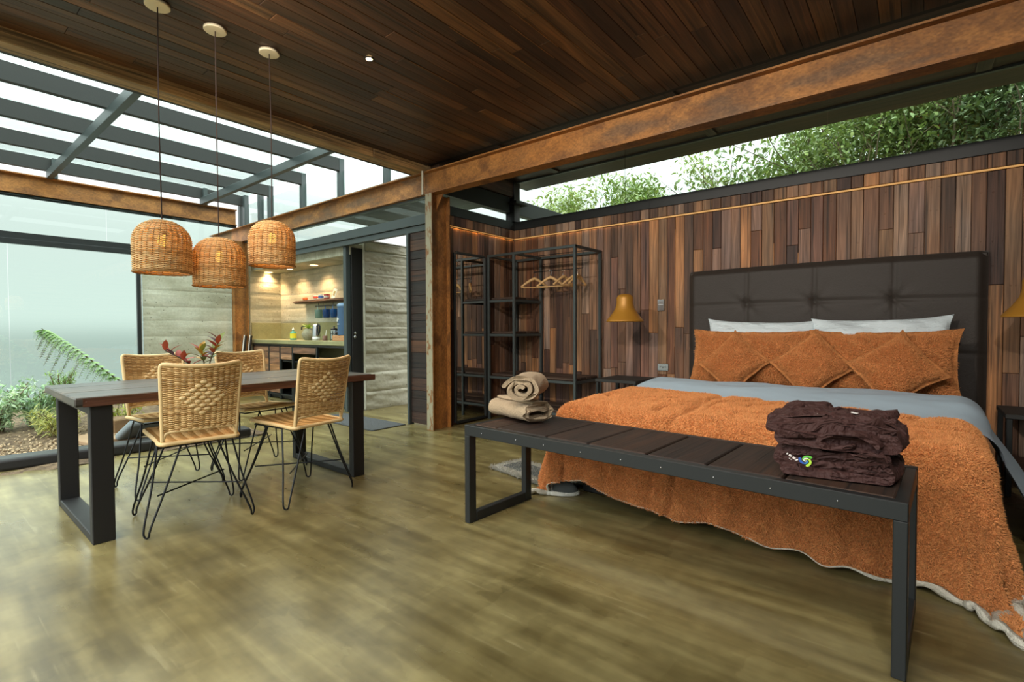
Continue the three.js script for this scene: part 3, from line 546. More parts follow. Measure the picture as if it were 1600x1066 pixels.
// ---------------------------------------------------------------- bench at the foot of the bed
{
  const b = thing('bench', 'long black steel bench with dark plank top at the foot of the bed', 'bench', [-1.013, 0, -1.952], -0.0402);
  b.position.set(-0.9725, 0, -2.222); b.rotation.y = -0.0402;
  const hl = 0.97, hd = 0.272, MB = MAT.frame;
  for (const s of [-1, 1]) obj('long_rail', bar(-hl, hl, 0.49, 0.548, s * hd - (s > 0 ? 0.038 : 0), s * hd + (s < 0 ? 0.038 : 0), 0.003), MB, b);
  for (const s of [-1, 1]) {
    const x0 = s > 0 ? hl - 0.038 : -hl, x1 = x0 + 0.038;
    for (const q of [-1, 1]) obj('leg', bar(x0, x1, 0, 0.49, q * hd - (q > 0 ? 0.055 : 0), q * hd + (q < 0 ? 0.055 : 0), 0.003), MB, b);
    obj('foot_rail', bar(x0, x1, 0, 0.055, -hd + 0.056, hd - 0.056, 0.003), MB, b);
    obj('end_rail', bar(x0 + 0.001, x1 - 0.001, 0.492, 0.546, -hd + 0.039, hd - 0.039, 0.003), MB, b);
  }
  const cut = [-0.93, -0.765, -0.43, -0.19, 0.1, 0.35, 0.62, 0.938];
  for (let k = 0; k < 7; k++) obj('plank', at(cbox(cut[k + 1] - cut[k] - 0.008, 0.022, 2 * hd - 0.08, 0.005, 'z', k * 0.37, k * 0.9), (cut[k] + cut[k + 1]) / 2, 0.536 + 0.006 * hash(k, 1, 2), 0), M({ map: T.wood, bumpMap: T.woodB, bumpScale: 0.003, color: ['#4a3426', '#3e2c22', '#463226'][k % 3], roughness: 0.68 }), b);
  for (let k = 0; k < 9; k++) obj('rivet', at(new THREE.SphereGeometry(0.0034, 8, 5), -0.84 + k * 0.2 + 0.06 * hash(k, 3, 3), 0.517, hd), MAT.chrome, b);
}
function leafGeo(l, w, bend = 0.4, fold = 0.25) {        // a leaf along +z with a folded, bent blade
  const g = new THREE.BufferGeometry(), P = [], n = 4, ix = [];
  for (let i = 0; i <= n; i++) { const t = i / n, z = l * t, y = -bend * l * t * t * 0.6, hw = (w / 2) * Math.sin(Math.PI * (0.06 + 0.94 * t) ** 0.85) ; P.push(-hw, y + fold * hw, z, 0, y, z, hw, y + fold * hw, z); if (i < n) for (let k = 0; k < 2; k++) { const a = i * 3 + k; ix.push(a, a + 3, a + 1, a + 1, a + 3, a + 4); } }
  g.setAttribute('position', new THREE.BufferAttribute(new Float32Array(P), 3)); g.setIndex(ix); g.computeVertexNormals(); return g;
}
// ---------------------------------------------------------------- the bed
function addPile(parent, geo, n, len, rad, mat, seed, comb = [0, -0.25, 0]) {   // fleece: small tufts standing on a surface
  const p = geo.attributes.position, nn = geo.attributes.normal, ix = geo.index.array, tri = ix.length / 3, cum = new Float32Array(tri), rd = rng(seed);
  const A = V3(), B = V3(), C = V3(), N = V3(), Q = new THREE.Quaternion(), S = V3(), Mx = new THREE.Matrix4(), up = V3(0, 1, 0); let s = 0;
  for (let t = 0; t < tri; t++) { A.fromBufferAttribute(p, ix[t * 3]); B.fromBufferAttribute(p, ix[t * 3 + 1]); C.fromBufferAttribute(p, ix[t * 3 + 2]); s += B.sub(A).cross(C.sub(A)).length(); cum[t] = s; }
  const g = new THREE.ConeGeometry(rad, len, 4, 2, true).translate(0, len / 2, 0);
  const gp = g.attributes.position; for (let i = 0; i < gp.count; i++) { const h = gp.getY(i) / len; gp.setX(i, gp.getX(i) + 0.45 * len * h * h); } g.computeVertexNormals();
  const im = new THREE.InstancedMesh(g, mat, n), col = new THREE.Color();
  for (let k = 0; k < n; k++) {
    const x = rd() * s; let lo = 0, hi = tri - 1; while (lo < hi) { const m = (lo + hi) >> 1; cum[m] < x ? (lo = m + 1) : (hi = m); }
    let u = rd(), v = rd(); if (u + v > 1) { u = 1 - u; v = 1 - v; } const w = 1 - u - v, I = [ix[lo * 3], ix[lo * 3 + 1], ix[lo * 3 + 2]];
    A.fromBufferAttribute(p, I[0]).multiplyScalar(w).addScaledVector(B.fromBufferAttribute(p, I[1]), u).addScaledVector(C.fromBufferAttribute(p, I[2]), v);
    N.fromBufferAttribute(nn, I[0]).multiplyScalar(w).addScaledVector(B.fromBufferAttribute(nn, I[1]), u).addScaledVector(C.fromBufferAttribute(nn, I[2]), v).normalize();
    const cl = fb(A.x * 14 + A.y * 9, A.z * 14 + A.y * 11, 2, seed); N.x += comb[0] + (rd() - 0.5) * 0.8 + (cl - 0.5) * 1.2; N.y += comb[1] + (rd() - 0.5) * 0.5; N.z += comb[2] + (rd() - 0.5) * 0.8 - (cl - 0.5) * 1.2; N.normalize();
    Q.setFromUnitVectors(up, N).multiply(new THREE.Quaternion().setFromAxisAngle(up, rd() * 6.28)); const q = 0.7 + 0.6 * rd(); S.set(q, q, q);
    im.setMatrixAt(k, Mx.compose(A, Q, S)); const b = 0.85 + 0.3 * rd(); im.setColorAt(k, col.setRGB(b, b * (0.94 + 0.08 * rd()), b * (0.88 + 0.1 * rd())));
  }
  im.name = numbered('fleece_pile'); im.castShadow = im.receiveShadow = true; im.userData.kind = 'stuff'; parent.add(im); return im;
}
const BX0 = -1.78, BX1 = 0.17, BZ0 = -2.8;              // mattress sides and foot
{
  const bed = thing('bed', 'wide bed with a tall black upholstered headboard on the boarded wall', 'bed');
  obj('bed_base', bar(-1.72, 0.12, 0.0, 0.27, -4.94, -2.86, 0.01), MAT.black, bed);
  obj('mattress', at(fix(new RoundedBoxGeometry(BX1 - BX0, 0.24, 2.2, 5, 0.07)), (BX0 + BX1) / 2, 0.39, -3.84), MAT.pillow, bed);
  // headboard: tufted grid, four columns of soft panels
  const hx0 = -1.775, hx1 = 0.395, hw = hx1 - hx0, hy0 = 0.12, hh = 1.515, zf = -4.965;
  const seamX = [0.0, 0.25, 0.5, 0.75, 1], seamY = [0.225, 0.5, 0.775];
  const hb = grid(140, 100, (u, v) => {
    const ed = Math.min(u, 1 - u) * hw, et = Math.min(1 - v, 1) * hh; let d = 0.05 - 0.05 * (1 - smooth(0, 0.06, ed)) - 0.05 * (1 - smooth(0, 0.055, et));
    for (const s of seamX.slice(1, 4)) d -= 0.011 * Math.exp(-(((u - s) * hw / 0.012) ** 2)); for (const s of seamY) d -= 0.011 * Math.exp(-(((v - s) * hh / 0.012) ** 2));
    for (const s of seamX.slice(1, 4)) for (const q of seamY) { const a = (u - s) * hw, b = (v - q) * hh, r = Math.hypot(a, b); d -= 0.022 * Math.exp(-((r / 0.045) ** 2)) + 0.004 * Math.exp(-((r / 0.14) ** 2)) * Math.cos(7 * Math.atan2(b, a)); }
    d += 0.006 * (fb(u * 7, v * 6, 3, 5) - 0.5); d = Math.max(d, -0.016);
    const X = hx0 + u * hw, Y = hy0 + v * hh + 0.01 * Math.sin(u * 3.1); return [X, Y, zf - 0.05 + d, X, Y];
  });
  const head = obj('headboard', hb, MAT.leather, bed);
  obj('headboard_side', [bar(hx0 + 0.004, hx1 - 0.004, hy0 - 0.1, hy0 + hh - 0.008, -5.038, zf - 0.056, 0.016)], MAT.leather, bed);
  obj('bed_leg', bar(-1.6, -1.5, 0, 0.02, -3.0, -2.9), MAT.black, bed);
}
// fleece blanket over the foot half of the bed
{
  const cx = (BX0 + BX1) / 2, W = (BX1 - BX0) / 2, rad = 0.1;
  const dv = thing('blanket', 'thick caramel brown fleece blanket draped over the foot of the bed', 'blanket');
  const top = (x, z) => 0.578 + 0.018 * smooth(-2.75, -3.2, z) + 0.012 * (fb(x * 3, z * 3, 3, 3) - 0.5);
  const seam = (x, z) => { // quilted curls
    let g = 0; const a = (x + 1.06 + 0.02 * Math.sin(z * 9)); g = Math.max(g, Math.exp(-((a / 0.026) ** 2)));
    for (const [px, pz, q] of [[-1.42, -3.35, 0.3], [-1.42, -3.35, 0.14], [-0.62, -3.3, 0.36], [-0.62, -3.3, 0.18], [0.16, -3.35, 0.34], [0.16, -3.35, 0.17], [-1.0, -2.95, 0.2], [-0.2, -2.95, 0.22]]) { const d = Math.hypot((x - px) * 0.95, (z - pz) * 1.2) - q * (1 + 0.12 * Math.sin(3 * Math.atan2(z - pz, x - px))); g = Math.max(g, 0.85 * Math.exp(-((d / 0.026) ** 2))); }
    return g;
  };
  const drape = (inner) => (u, v) => {
    // arc lengths: a across (negative to the left), b along (0 at the back edge of the blanket, growing to the foot)
    const hemL = 0.5, hemR = 0.53, ZR = lerp(-3.8, -3.42, smooth(0.1, 1, u)), a = lerp(-(W + hemL), W + hemR, u), hemF = 0.50 + 0.17 * smooth(0, 0.9, u) + 0.02 * Math.sin(u * 21) + 0.014 * Math.sin(u * 47), b = lerp(0, (BZ0 - ZR) + hemF, v);
    const ox = Math.max(0, Math.abs(a) - (W - 0.02)), oz = Math.max(0, b - (BZ0 - ZR) + 0.02), sx = Math.sign(a);
    let x = cx + sx * Math.min(Math.abs(a), W - 0.02), z = ZR + Math.min(b, BZ0 - ZR - 0.02);
    const o = Math.hypot(ox, oz); let y = top(x, z), nx = 0, nz = 0;
    if (o > 0) {
      const th = Math.min(o / rad, Math.PI / 2), hang = Math.max(0, o - rad * Math.PI / 2), dx = (sx * ox) / o, dz = oz / o;
      let out = rad * Math.sin(th) + hang * ((sx > 0 && ox > oz ? 0.05 : 0.1) + (sx > 0 ? 0.14 : 0.3) * Math.min(ox, oz) / (o + 1e-6)), drop = rad * (1 - Math.cos(th)) + hang * 0.985;
      const fold = (ox > oz ? Math.sin(b * 17 + 1) * 0.6 + Math.sin(b * 31) * 0.3 : Math.sin(a * 15) * 0.6 + Math.sin(a * 27 + 1) * 0.4 + Math.sin(a * 41) * 0.2) * 0.02 * smooth(0.05, 0.35, hang) + (ox > 0.03 && oz > 0.03 ? 0.03 * Math.sin(5 * Math.atan2(oz, ox)) * smooth(0.1, 0.4, hang) : 0);
      out += fold; nx = dx; nz = dz;
      x += dx * out; z += dz * (out + (sx > 0 ? hang * 0.2 * smooth(0.0, 0.3, ox) : 0) + hang * 0.1 * smooth(0.5, 1, u)); y -= drop;
      if (y < 0.02) { const e = 0.02 - y; y = 0.02 + 0.01 * Math.sin(a * 30 + b * 20); x += dx * e * 0.3; z += dz * e * 0.6; }
    }
    const puff = 0.016 * fb(a * 5, b * 5, 3, 12) + 0.009 * (fb(a * 26, b * 26, 2, 15) - 0.5) - 0.036 * seam(x, z + (oz > 0 ? oz : 0)) * (ox > 0.1 ? 0.5 : 1);
    const th2 = inner ? -0.03 : 0;
    y += (puff + th2) * (1 - smooth(0, 0.16, o)); x += nx * (puff + th2) * smooth(0, 0.16, o); z += nz * (puff + th2) * smooth(0, 0.16, o);
    if (v < 0.03 && !inner) y -= 0.02 * (1 - v / 0.03);
    return [x, y, z, a, b];
  };
  const g = grid(240, 170, drape(false)), gi = grid(80, 60, drape(true));
  // the outside faces up and out
  for (const q of [g, gi]) { const ix = q.index.array; for (let i = 0; i < ix.length; i += 3) { const t = ix[i]; ix[i] = ix[i + 1]; ix[i + 1] = t; } q.computeVertexNormals(); }
  obj('blanket_top', g, MAT.fur, dv, 'caramel brown fleece side');
  obj('blanket_lining', gi, MAT.cream, dv, 'cream lining');
  const d0 = drape(false), hem = []; for (let i = 0; i <= 120; i++) { const p = d0(i / 120, 1); hem.push(V3(p[0], p[1] + 0.004, p[2])); }
  obj('hem', sweep(hem, (t) => 0.003 + (0.012 + 0.004 * Math.sin(t * 160)) * (smooth(0.66, 0.8, t) + 1 - smooth(0.05, 0.12, t)), 6), MAT.cream, dv, 'cream hem');
  const sideHem = []; for (let i = 0; i <= 40; i++) { const p = d0(1, lerp(0.1, 0.9, i / 40)); sideHem.push(V3(p[0], p[1], p[2])); }
  obj('hem', sweep(sideHem, (t) => 0.018 + 0.006 * Math.sin(t * 70), 6), MAT.cream, dv, 'cream hem');
  addPile(dv, g, 170000, 0.0105, 0.0026, MAT.furBlade, 5);
}
// blue grey duvet, its turned-back end puffed up before the pillows
{
  const cx = (BX0 + BX1) / 2, W = (BX1 - BX0) / 2;
  const d = thing('duvet', 'blue grey cotton duvet showing between brown blanket and pillows', 'duvet');
  const sec = (v) => { // profile along the bed: from under the blanket to the fold in front of the pillows
    const z = lerp(-3.3, -4.34, v), y = 0.575 + 0.075 * smooth(-3.6, -4.0, z) - 0.08 * smooth(-4.2, -4.34, z); return [y, z];
  };
  const g = grid(150, 60, (u, v) => {
    const hemL = 0.32, hemR = 0.62, a = lerp(-(W + hemL), W + hemR, u), ox = Math.max(0, Math.abs(a) - (W - 0.06)), sx = Math.sign(a), rad = 0.15;
    let [y, z] = sec(v), x = cx + sx * (Math.min(Math.abs(a), W - 0.06) + (sx > 0 ? 0.07 * smooth(0.3, W, Math.abs(a)) : 0));
    if (ox > 0) { const th = Math.min(ox / rad, Math.PI / 2), hang = Math.max(0, ox - rad * Math.PI / 2); x += sx * (rad * Math.sin(th) + hang * (sx > 0 ? 0.5 : 0.12) + 0.02 * Math.sin(z * 16) * smooth(0, 0.3, hang)); y -= rad * (1 - Math.cos(th)) + hang * 0.95; if (sx > 0) z += 0.1 * hang; }
    y += 0.012 * (fb(x * 5, z * 9, 3, 8) - 0.5) + 0.008 * Math.sin(x * 9 + z * 20) * smooth(-3.8, -4.1, z);
    return [x, y, z, a, z];
  });
  const ix = g.index.array; for (let i = 0; i < ix.length; i += 3) { const t = ix[i]; ix[i] = ix[i + 1]; ix[i + 1] = t; } g.computeVertexNormals();
  obj('duvet_cover', g, MAT.sheet, d);
  const g2 = grid(60, 4, (u, v) => { const x = lerp(BX0 + 0.05, BX1 - 0.05, u); return [x, lerp(0.6, 0.512, v), -4.335 - 0.02 * Math.sin(v * 3), x, v * 0.1]; });
  obj('duvet_edge', g2, MAT.sheet, d);
}
// pillows and cushions
function pillowGeo(w, h, t, seed, flange = 0, nu = 44, nv = 30, crump = 0.02) {
  const face = (s) => grid(nu, nv, (u, v) => {
    const a = u * 2 - 1, b = v * 2 - 1, e = Math.pow(Math.max(0, 1 - Math.pow(Math.abs(a), 2.6)), 0.55) * Math.pow(Math.max(0, 1 - Math.pow(Math.abs(b), 2.6)), 0.55);
    const pin = 1 - 0.11 * (1 - Math.abs(a) ** 3) * Math.abs(b) ** 4, pin2 = 1 - 0.08 * (1 - Math.abs(b) ** 3) * Math.abs(a) ** 4;
    const n = (fb(a * 2.2 + seed, b * 2.2 + s, 3, seed) - 0.5) * crump * 2.2 + crump * 0.35 * Math.sin(a * 9 + b * 5 + seed) * Math.pow(Math.abs(a), 2);
    return [a * w / 2 * pin2, b * h / 2 * pin, s * (t / 2 * e + n * Math.min(1, e * 1.5)), a * w / 2, b * h / 2];
  });
  const f = face(1), k = face(-1), ix = k.index.array; for (let i = 0; i < ix.length; i += 3) { const q = ix[i]; ix[i] = ix[i + 1]; ix[i + 1] = q; } k.computeVertexNormals();
  const list = [f, k];
  if (flange) { const fl = []; const pt = (x, y) => { const q = 1 + 0; return V3(x * q, y * q, 0.006 * Math.sin(x * 40 + seed) + 0.006 * Math.sin(y * 37)); };
    const hw = w / 2, hh = h / 2; fl.push(grid(80, 3, (u, v) => { const L = 2 * (w + h), d = u * L; let x, y; if (d < w) { x = -hw + d; y = -hh; } else if (d < w + h) { x = hw; y = -hh + d - w; } else if (d < 2 * w + h) { x = hw - (d - w - h); y = hh; } else { x = -hw; y = hh - (d - 2 * w - h); } const pa = x / hw, pb = y / hh; x *= 1 - 0.08 * (1 - Math.abs(pb) ** 3) * Math.abs(pa) ** 4; y *= 1 - 0.11 * (1 - Math.abs(pa) ** 3) * Math.abs(pb) ** 4; const p = pt(x * (0.94 + v * (0.06 + 2 * flange / w)), y * (0.94 + v * (0.06 + 2 * flange / h))); return [p.x, p.y, p.z, d, v * flange]; })); list.push(...fl); }
  return { front: f, all: list };
}
function pillow(name, label, cat, w, h, t, seed, mat, pos, rot, group, flange = 0, pile = 0, crump) {
  const p = thing(name, label, cat, pos, 0, group); p.rotation.set(...rot); const g = pillowGeo(w, h, t, seed, flange, 44, 30, crump);
  obj(flange ? 'cover' : 'pillowcase', g.all.slice(0, 2), mat, p); if (flange) obj('flange', g.all[2], mat, p);
  if (pile) { addPile(p, g.front, pile, 0.014, 0.0026, MAT.furBlade, seed + 3, [0, -0.2, 0]); if (flange) addPile(p, g.all[2], Math.round(pile * 0.35), 0.018, 0.0028, MAT.furBlade, seed + 4, [0, 0, 0.2]); }
  return p;
}
const WP = 'white bed pillows', SP = 'large fleece pillows', DC = 'fleece diamond cushions';
pillow('bed_pillow', 'white pillow against the headboard, on the side of the hanging bell lamp and wardrobe', 'pillow', 0.9, 0.52, 0.2, 21, MAT.pillow, [-1.10, 0.9, -4.80], [-0.22, 0, -0.03], WP, 0, 0, 0.045);
pillow('bed_pillow', 'white pillow against the headboard, behind the cushion farthest from the wardrobe', 'pillow', 0.9, 0.54, 0.2, 34, MAT.pillow, [-0.24, 0.9, -4.79], [-0.22, 0, 0.02], WP, 0, 0, 0.045);
pillow('fleece_pillow', 'large caramel fleece pillow before the white pillow nearer the wardrobe', 'pillow', 0.94, 0.46, 0.24, 51, MAT.fur, [-1.13, 0.815, -4.66], [-0.3, 0.02, 0.0], SP, 0.035, 16000);
pillow('fleece_pillow', 'large caramel fleece pillow at the bedside far from the wardrobe, with crumpled flange', 'pillow', 0.88, 0.47, 0.24, 62, MAT.fur, [-0.22, 0.81, -4.63], [-0.3, -0.03, 0.0], SP, 0.035, 16000);
{
  const c = [[-1.215, 0.785, -4.49, 'caramel fleece cushion stood on its corner, nearest the wardrobe'], [-0.64, 0.79, -4.47, 'caramel fleece cushion stood on its corner, middle of three'], [-0.12, 0.785, -4.42, 'caramel fleece cushion stood on its corner, farthest from the wardrobe']];
  c.forEach(([x, y, z, label], i) => { pillow('cushion', label, 'cushion', 0.37, 0.37, 0.22, 71 + i * 5, MAT.fur, [x, y, z], [-0.42, 0.05 * (i - 1), Math.PI / 4 + [0.06, -0.05, -0.12][i]], DC, 0.03, 9000); });
}
// ---------------------------------------------------------------- folded cloth: a thick strip bent in a plane and drawn out along z
function ribbonSolid(path, th, z0, z1, nz, warp, caps = true) {
  const n = path.length, L = [], Rr = [];
  for (let i = 0; i < n; i++) { const a = path[Math.max(0, i - 1)], b = path[Math.min(n - 1, i + 1)], dx = b[0] - a[0], dy = b[1] - a[1], l = Math.hypot(dx, dy) || 1; L.push([path[i][0] - (dy / l) * th / 2, path[i][1] + (dx / l) * th / 2]); Rr.push([path[i][0] + (dy / l) * th / 2, path[i][1] - (dx / l) * th / 2]); }
  const e0 = path[0], e1 = path[n - 1], ring = [...L, [e1[0] + (e1[0] - path[n - 2][0]) * 0.5, e1[1] + (e1[1] - path[n - 2][1]) * 0.5], ...Rr.reverse(), [e0[0] + (e0[0] - path[1][0]) * 0.5, e0[1] + (e0[1] - path[1][1]) * 0.5]];
  ring.push(ring[0]);
  let len = [0]; for (let i = 1; i < ring.length; i++) len.push(len[i - 1] + Math.hypot(ring[i][0] - ring[i - 1][0], ring[i][1] - ring[i - 1][1]));
  const m = ring.length - 1, rnd = (v) => { const e = Math.min(v, 1 - v); return e; };
  const g = grid(m, nz, (u, v) => { const i = Math.round(u * m), z = lerp(z0, z1, v); return [...warp(ring[i][0], ring[i][1], z, v), len[i], z]; });
  const list = [fix(g)];
  if (caps) for (const [z, v, flip] of [[z0, 0, 1], [z1, 1, 0]]) {
    const sg = new THREE.ShapeGeometry(new THREE.Shape(ring.slice(0, -1).map((p) => new THREE.Vector2(...p)))), p = sg.attributes.position;
    for (let i = 0; i < p.count; i++) p.setXYZ(i, ...warp(p.getX(i), p.getY(i), z, v));
    const ix = sg.index.array; if (flip) for (let i = 0; i < ix.length; i += 3) { const q = ix[i]; ix[i] = ix[i + 1]; ix[i + 1] = q; } sg.computeVertexNormals(); list.push(fix(sg));
  }
  return merge(list);
}
function serpentine(L, layers, pitch, y0, seg = 16) {
  const p = []; for (let k = 0; k < layers; k++) { const y = y0 + k * pitch, d = k % 2 ? -1 : 1; for (let i = 0; i <= seg; i++) p.push([d * lerp(-L / 2, L / 2, i / seg), y]); if (k < layers - 1) for (let i = 1; i < 7; i++) { const a = -Math.PI / 2 + (i / 7) * Math.PI; p.push([d * (L / 2 + Math.cos(a) * pitch / 2), y + pitch / 2 + Math.sin(a) * pitch / 2]); } }
  return p;
}
const BT = 0.5535;                                       // top of the bench planks
{
  const g = 'taupe towels on the bench';
  const t1 = thing('towel', 'folded taupe towel lying on the bench under the rolled towel', 'towel', [-1.80, BT + 0.002, -2.29], -0.28, g);
  const fl = []; for (let i = 0; i <= 110; i++) { const a = (i / 110) * 2 * Math.PI * 2.2 + 0.4, k = lerp(0.25, 1, i / 110), c = Math.cos(a), q = Math.sin(a), e = 0.62; fl.push([Math.sign(c) * Math.abs(c) ** e * lerp(0.06, 0.098, k), Math.sign(q) * Math.abs(q) ** 0.8 * 0.052 * k]); }
  obj('towel_cloth', at(ribbonSolid(fl, 0.019, -0.175, 0.175, 26, (x, y, z, v) => { const n = fb(x * 20 + z * 12, y * 24 + z * 9, 3, 4) - 0.5; return [x + n * 0.008, Math.max(0.0005, 0.06 + y + n * 0.008), z + (z > 0.16 ? 0.016 * Math.sin(y * 130) + 0.01 * Math.sin(x * 60) : 0.01 * Math.sin(x * 30))]; }), 0, 0, 0, 0, Math.PI / 2, 0), MAT.terry, t1);
  const sp = []; for (let i = 0; i <= 90; i++) { const a = (i / 90) * 2 * Math.PI * 2.35 + 0.7, r = lerp(0.018, 0.088, i / 90); sp.push([Math.cos(a) * r * 1.13, Math.sin(a) * r * 0.82]); }
  const t2 = thing('towel', 'rolled taupe towel lying on top of the folded towel', 'towel', [-1.735, BT + 0.192, -2.285], 0.42, g);
  obj('towel_cloth', ribbonSolid(sp, 0.022, -0.15, 0.15, 16, (x, y, z, v) => { const n = fb(x * 22 + 5, y * 22 + z * 8, 3, 9) - 0.5; return [x + n * 0.008, y + n * 0.012 - (y < 0 ? 0.12 * y : 0), z + 0.014 * Math.sin(x * 50 + y * 30) * (v > 0.5 ? 1 : 0.3)]; }), MAT.terry, t2);
}
{ // dark brown robes
  const g = 'dark brown robes folded on the bench';
  const crump = (amp, s) => (x, y, z, v) => { const n = fb(x * 9 + s, z * 13 + y * 10, 4, s) - 0.5 + 0.8 * (0.22 - Math.abs(fb(x * 12 + 3 * y + s, z * 16 + y * 22, 3, s + 4) - 0.5)), w = Math.sin(z * 34 + x * 11 + s) * 0.006 + Math.sin(x * 26 + y * 60 + s * 2) * 0.004 + 0.007 * Math.sin(x * 60 + 30 * fb(x * 6, z * 6, 2, s) + z * 25), e = Math.min(v, 1 - v), r = 0.93 + 0.07 * smooth(0, 0.12, e); return [x * (0.97 + 0.03 * r) + n * amp * 0.6 + 0.012 * Math.sin(z * 20 + y * 40), Math.max(0.001, y * r + (n * amp + w) * smooth(0.0, 0.03, y)), z + n * amp * 0.8 + 0.02 * Math.sin(x * 8 + y * 30 + s)]; };
  const r1 = thing('robe', 'dark brown plush robe folded at the bottom, with round swirl emblem', 'robe', [-0.225, BT + 0.001, -2.205], 0.02, g);
  obj('robe_cloth', ribbonSolid(serpentine(0.3, 3, 0.033, 0.016, 26), 0.031, -0.17, 0.17, 40, crump(0.032, 3)), MAT.robe, r1);
  const r2 = thing('robe', 'dark brown plush robe folded on top of the other robe', 'robe', [-0.235, BT + 0.104, -2.215], 0.06, g);
  obj('robe_cloth', ribbonSolid(serpentine(0.34, 3, 0.034, 0.017, 26), 0.0325, -0.16, 0.165, 40, crump(0.045, 8)), MAT.robe, r2);
  obj('collar_fold', ribbonSolid(Array.from({ length: 26 }, (_, i) => { const a = (i / 25) * 5.4; return [0.03 + Math.cos(a) * (0.05 - 0.028 * i / 25) * 2.0, 0.0 + Math.sin(a) * (0.036 - 0.018 * i / 25)]; }), 0.014, -0.02, 0.195, 10, (x, y, z) => [x + 0.01 * Math.sin(z * 50), y + 0.03 + 0.006 * Math.sin(x * 40 + z * 30), z]), MAT.robe, r2);
  const C = document.createElement('canvas'); C.width = 256; C.height = 128; const c = C.getContext('2d');
  c.clearRect(0, 0, 256, 128);
  c.translate(178, 56);
  for (let k = 0; k < 3; k++) for (let i = 0; i < 40; i++) { const t = i / 39, a = k * 2.09 + t * 3.4, r = 6 + 42 * t; c.fillStyle = ['#2f7ec0', '#57b23a', '#a8d23c'][k]; if (k === 0 && t > 0.6) c.fillStyle = '#1d4f9e'; c.beginPath(); c.arc(Math.cos(a) * r * 0.95, Math.sin(a) * r, 3 + 8 * t, 0, 7); c.fill(); }
  c.fillStyle = '#e8e4ea'; for (let i = 0; i < 30; i++) { const t = i / 29, a = 0.9 + t * 4.4, r = 3 + 22 * t; c.beginPath(); c.arc(Math.cos(a) * r, Math.sin(a) * r, 3.2, 0, 7); c.fill(); }
  c.setTransform(1, 0, 0, 1, 0, 0); c.translate(92, 50); c.rotate(0.62); c.fillStyle = '#f2ede6'; c.font = 'bold 26px sans-serif'; c.fillText('b W· W.B', -78, 6); c.font = 'bold 16px sans-serif'; c.fillText('· z. ı.', -40, 26);
  const tx = new THREE.CanvasTexture(C); tx.colorSpace = THREE.SRGBColorSpace;
  const em = M({ map: tx, roughness: 0.8, color: '#ffffff', transparent: true, alphaTest: 0.5 });
  const e = obj('emblem', grid(10, 6, (u, v) => [lerp(-0.055, 0.055, u), lerp(-0.024, 0.024, v), 0.004 * Math.sin(u * 3), u, v]), em, r1, 'swirl emblem in blue and green with white lettering'); e.position.set(-0.10, 0.053, 0.19); e.rotation.set(-0.5, -0.1, 0);
  const w1 = obj('white_label', at(cbox(0.012, 0.004, 0.026, 0.001), 0, 0, 0), MAT.white, r2); w1.position.set(-0.05, 0.104, 0.125); w1.rotation.set(0.5, 0.4, 0.1);
  const w2 = obj('white_label', at(cbox(0.04, 0.003, 0.013, 0.001), 0, 0, 0), MAT.white, r2); w2.position.set(0.05, 0.106, -0.02); w2.rotation.set(0.1, -0.5, 0);
}
{ // bedside rug peeping out under the blanket
  const r = thing('rug', 'small grey shaggy rug with white border under the bedside', 'rug', [-2.15, 0.002, -2.95], -0.2);
  obj('rug_border', at(fix(new RoundedBoxGeometry(0.72, 0.028, 0.3, 3, 0.013)), 0, 0.014, 0), MAT.rugWhite, r, 'white border');
  obj('rug_centre', at(fix(new RoundedBoxGeometry(0.6, 0.03, 0.18, 3, 0.014)), 0, 0.021, 0), MAT.rugGrey, r);
  const bg = new THREE.BoxGeometry(0.74, 0.004, 0.32, 30, 1, 20).translate(0, 0.02, 0); addPile(r, bg, 5000, 0.018, 0.004, MAT.rugWhite, 91, [0, 0.2, 0]);
  const s = thing('slipper', 'grey slipper with white sole lying on its side by the bed foot', 'slipper', [-1.80, 0.002, -2.72], 0.5);
  const sl = (k, y0, y1) => { const q = new THREE.Shape(); q.absellipse(0, 0, 0.12 * k, 0.048 * k, 0, 6.283); return new THREE.ExtrudeGeometry(q, { depth: y1 - y0, bevelEnabled: true, bevelSize: 0.006, bevelThickness: 0.006, bevelSegments: 2, curveSegments: 20 }).rotateX(-Math.PI / 2).translate(0, y0 + 0.006, 0); };
  obj('sole', sl(1, 0, 0.014), MAT.rugWhite, s); obj('upper', at(fix(new THREE.SphereGeometry(1, 20, 12, 0, 6.283, 0, 1.57)), 0, 0, 0).scale(0.085, 0.06, 0.05).translate(0.03, 0.022, 0), MAT.rugGrey, s);
}
